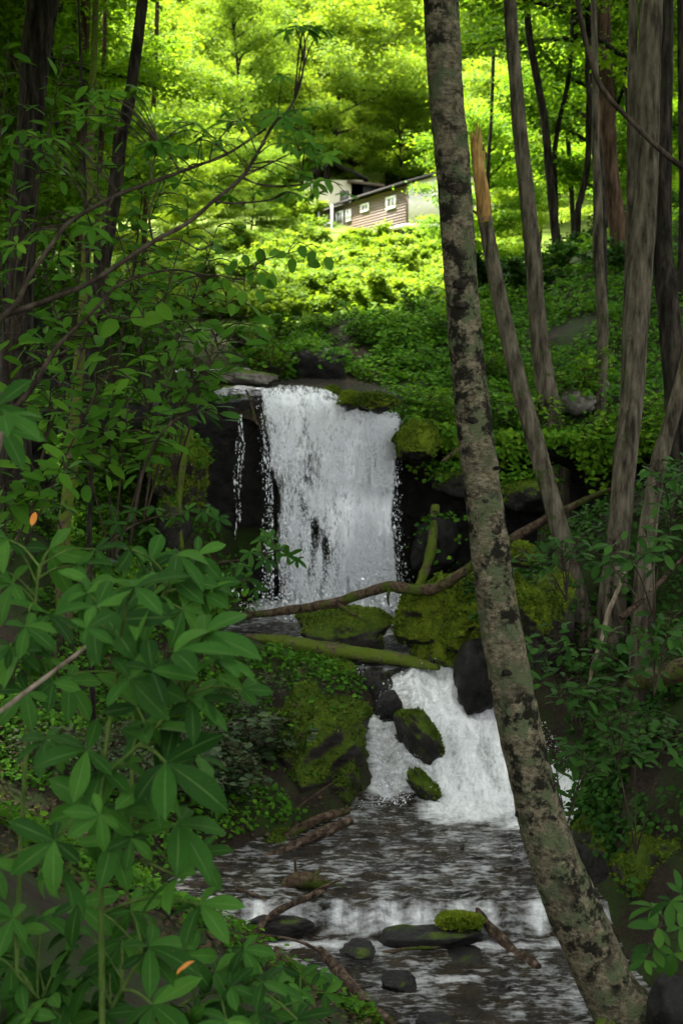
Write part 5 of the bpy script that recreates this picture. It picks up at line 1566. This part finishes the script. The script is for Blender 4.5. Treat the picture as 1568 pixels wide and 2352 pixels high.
# heart-leaved branch
H_st = [st([(-30, 990, 14), (60, 910, 13), (130, 800, 11), (190, 740, 9), (228, 700, 8), (266, 660, 7), (333, 631, 6), (405, 620, 5), (466, 631, 4.5), (505, 633, 4), (560, 640, 3), (600, 600, 3), (700, 572, 2)], 6.6, 7.6), st([(228, 705, 5), (262, 730, 4), (330, 728, 3)], 7.0, 7.1), st([(560, 640, 3), (562, 668, 2)], 7.5, 7.5)]
H_lv = [(597, 570, 40, 0), (718, 575, 36, 10), (690, 564, 34, 0), (672, 592, 36, -10), (749, 590, 36, 10), (707, 598, 34, 60), (658, 582, 26, -60), (557, 668, 38, -10), (541, 660, 34, -30), (573, 620, 32, 10), (595, 628, 34, 20), (619, 630, 38, 40), (588, 670, 32, 50), (533, 696, 32, 0), (520, 640, 30, -20), (610, 645, 30, 60), (640, 575, 28, -40),
        (545, 600, 30, -30), (560, 585, 28, 20), (500, 650, 28, -10), (485, 640, 26, 20), (300, 722, 60, 70), (330, 730, 60, 80), (270, 735, 56, -40), (240, 690, 50, -60), (360, 700, 50, 60)]
plant('heart_leaf_sapling', 'sapling with dark heart-shaped leaves hanging before the sunlit bank', 'sapling', H_st, pl(H_lv, 7.4), 'leaf_sapling', 'twig', HEART, jit=.25, up=(0, -.85, .35))
# flat-leaved layers in the left middle ground
rr = random.Random(33)
for j, (bx, by, Yd, tops, lab) in enumerate((
        (60, 1250, 8.5, [(60, 830), (200, 800), (300, 770), (120, 770)], 'sapling with flat oval leaves in layers by the big dark trunk'),
        (330, 1200, 9.5, [(430, 740), (500, 790), (380, 800), (540, 760)], 'sapling with flat oval leaves in layers above the upper stream'),
        (260, 1300, 9.0, [(260, 900), (340, 940), (180, 940), (300, 880)], 'sapling with flat oval leaves below the heart-leaved one'),
        (20, 1300, 7.5, [(30, 1040), (90, 1090), (160, 1060)], 'sapling with flat oval leaves near the thin dark stem'),
        (400, 1100, 10.5, [(440, 640), (360, 680), (520, 680), (480, 600)], 'tall sapling with flat oval leaves before the bright foliage'),
        (150, 1000, 9.8, [(100, 620), (200, 580), (300, 600), (20, 680)], 'tall sapling with flat oval leaves in front of the dark trunks'),
        (20, 900, 11.0, [(60, 200), (150, 110), (20, 90), (110, 300)], 'tall leafy sapling hiding the upper part of the big dark trunk'),
        (260, 900, 12.0, [(260, 330), (330, 420), (230, 200), (400, 360)], 'tall leafy sapling in front of the leaning dark trunk'),
        (340, 950, 11.5, [(420, 540), (500, 520), (330, 560), (260, 500)], 'tall leafy sapling under the two arching branches'))):
    stems = []; lv = []
    for (tx, ty) in tops:
        mx, my = (bx * .55 + tx * .45 + rr.uniform(-25, 25)), (by * .45 + ty * .55)
        stems.append(st([(bx, by, 5), (mx, my, 4), (tx, ty, 2)], Yd, Yd + rr.uniform(-.3, .3)))
        for q in range(22):
            f = rr.uniform(0, 1)
            lx = mx + (tx - mx) * f + rr.uniform(-75, 75); ly = my + (ty - my) * f + rr.uniform(-30, 25)
            lv.append((lx, ly, rr.uniform(34, 56) * 8.5 / Yd + 6, rr.uniform(-110, 110)))
    plant('flat_leaf_sapling', lab, 'sapling', stems, pl(lv, Yd), 'leaf_sapling', 'twig', OVAL, 'flat-leaved saplings on the left bank', up=(0, -.32, .9), jit=.32)

# right bank plants: flat sprays of leaves in layers
for j, (bx, by, Yd, tops, lab) in enumerate((
        (1500, 1420, 9.5, [(1400, 1240), (1480, 1215), (1550, 1200), (1360, 1260)], 'shrub with flat pale leaves before the thick grey trunk'),
        (1330, 1700, 10.5, [(1270, 1440), (1340, 1435), (1230, 1470), (1400, 1450)], 'shrub with flat pale leaves right of the birch beside the mossy boulder'),
        (1420, 1750, 10.0, [(1330, 1555), (1420, 1560), (1280, 1580), (1480, 1520)], 'shrub with flat leaves under the dead pale stick'),
        (1500, 1600, 9.5, [(1480, 1420), (1550, 1400), (1540, 1470)], 'shrub with flat leaves over the dark rotting log'),
        (1300, 1900, 10.8, [(1270, 1700), (1340, 1690), (1390, 1720), (1260, 1760)], 'leafy plant on the right bank just behind the birch trunk'),
        (1460, 1960, 10.0, [(1400, 1640), (1470, 1660), (1540, 1640)], 'leafy plant on the dark right bank below the rotting log'),
        (1300, 1380, 13.0, [(1210, 1270), (1290, 1250), (1330, 1230), (1260, 1240)], 'shrub with blue-green leaves at the foot of the snapped tree'),
        (1540, 1200, 12.0, [(1500, 1070), (1560, 1050), (1555, 1140)], 'shrub beside the slanting trunk'))):
    stems = []; lv = []
    for (tx, ty) in tops:
        mx, my = (bx * .5 + tx * .5 + rr.uniform(-15, 15)), (by * .4 + ty * .6)
        stems.append(st([(bx, by, 4.5), (mx, my, 3), (tx, ty, 1.6)], Yd, Yd + rr.uniform(-.3, .3)))
        for q in range(20):
            f = rr.uniform(.1, 1.05)
            lx = mx + (tx - mx) * f + rr.uniform(-50, 50); ly = my + (ty - my) * f + rr.uniform(-16, 16)
            lv.append((lx, ly, rr.uniform(24, 42) * 10 / Yd, rr.uniform(-110, 110)))
    plant('flat_leaf_shrub', lab, 'shrub', stems, pl(lv, Yd), 'leaf_right', 'twig', OVAL, 'flat-leaved shrubs on the right bank', up=(0, -.25, .95), jit=.28)
BR = [(1500, 2085, 70, -60), (1540, 2070, 70, 0), (1510, 2130, 80, -70), (1560, 2130, 70, 60), (1500, 2180, 70, -50), (1545, 2190, 70, 10), (1480, 2205, 50, -60), (1560, 2050, 60, 120)]
plant('buckeye_shrub', 'buckeye shrub hanging over the water beside the birch foot', 'plant', [st([(1680, 2350, 10), (1620, 2220, 9), (1560, 2130, 6), (1520, 2100, 4)], 6.3, 6.2)], pl(BR, 6.2), 'leaf_right', 'twig', PALM)
# overhanging dark branch, upper right
log([(1322, -20, 12), (1345, 100, 12), (1380, 200, 11), (1440, 270, 11), (1500, 330, 12), (1560, 380, 13), (1640, 430, 14)], 9.0, 9.2, 'twig', 'dark bare branch arching down in front of the right-hand trunks', 'overhanging_branch', 'branch', n=8, seed=23)
# bank bushes with small leaves
for i in range(15):
    y = rr.uniform(9.6, 15.5); x = float(np.interp(y, KY, KR)) + rr.uniform(.5, 2.0)
    bush(rr.choice(['near_a', 'near_b', 'low']), x, y, rr.uniform(.7, 1.1), 'low leafy bush on the shady right bank', 'bushes on the right bank', 'leaf_right')
for i in range(12):
    y = rr.uniform(12.5, 15.4); x = min(float(np.interp(y, KY, KL)) - rr.uniform(.5, 2.0), -.9)
    bush(rr.choice(['fine', 'fine', 'near_b']), x, y, rr.uniform(.9, 1.4), 'pale small-leaved bush on the left bank behind the buckeyes', 'pale bushes on the left bank', 'leaf_pale')

for i in range(26):
    y = rr.uniform(22.4, 26.5); x = rr.uniform(-1.6, 2.6)
    bush(rr.choice(['low', 'near_b', 'near_a']), x, y, rr.uniform(.6, 1.1), 'small bush on the leafy mound above the waterfall', 'bushes on the mound', 'leaf_cover')
for i in range(30):
    x = rr.uniform(.95, 4.8); y = float(np.interp(x, [.95, 1.6, 2.6, 3.8, 5.2], [20.1, 19.8, 19.55, 19.25, 18.95])) + rr.uniform(-.1, 1.2)
    h = BVH.ray_cast(Vector((x, y, 6)), Vector((0, 0, -1)))[0]
    bush(rr.choice(['low', 'near_b', 'near_a']), x, y, rr.uniform(.6, 1.1), 'small bush leaning over the edge of the terrace cliff', 'bushes on the terrace edge', 'leaf_cover', z=h.z)
# two orange leaves
root = link('orange_leaf', OVAL[0].copy(), loc=at(82, 1176, 6.8)); root.data.materials.clear(); root.data.materials.append(M['orange_leaf'])
root.scale = (.07,) * 3; root.rotation_euler = (-1.4, .3, .2)
tag(root, 'single orange leaf hanging upright in the left wood', 'leaf')
root = link('orange_leaf', OVAL[1].copy(), loc=at(405, 2238, 4.25)); root.data.materials.clear(); root.data.materials.append(M['orange_leaf'])
root.scale = (.07,) * 3; root.rotation_euler = (.75, 0, -1.4)
tag(root, 'fallen orange leaf lying on the low buckeye leaves', 'leaf')
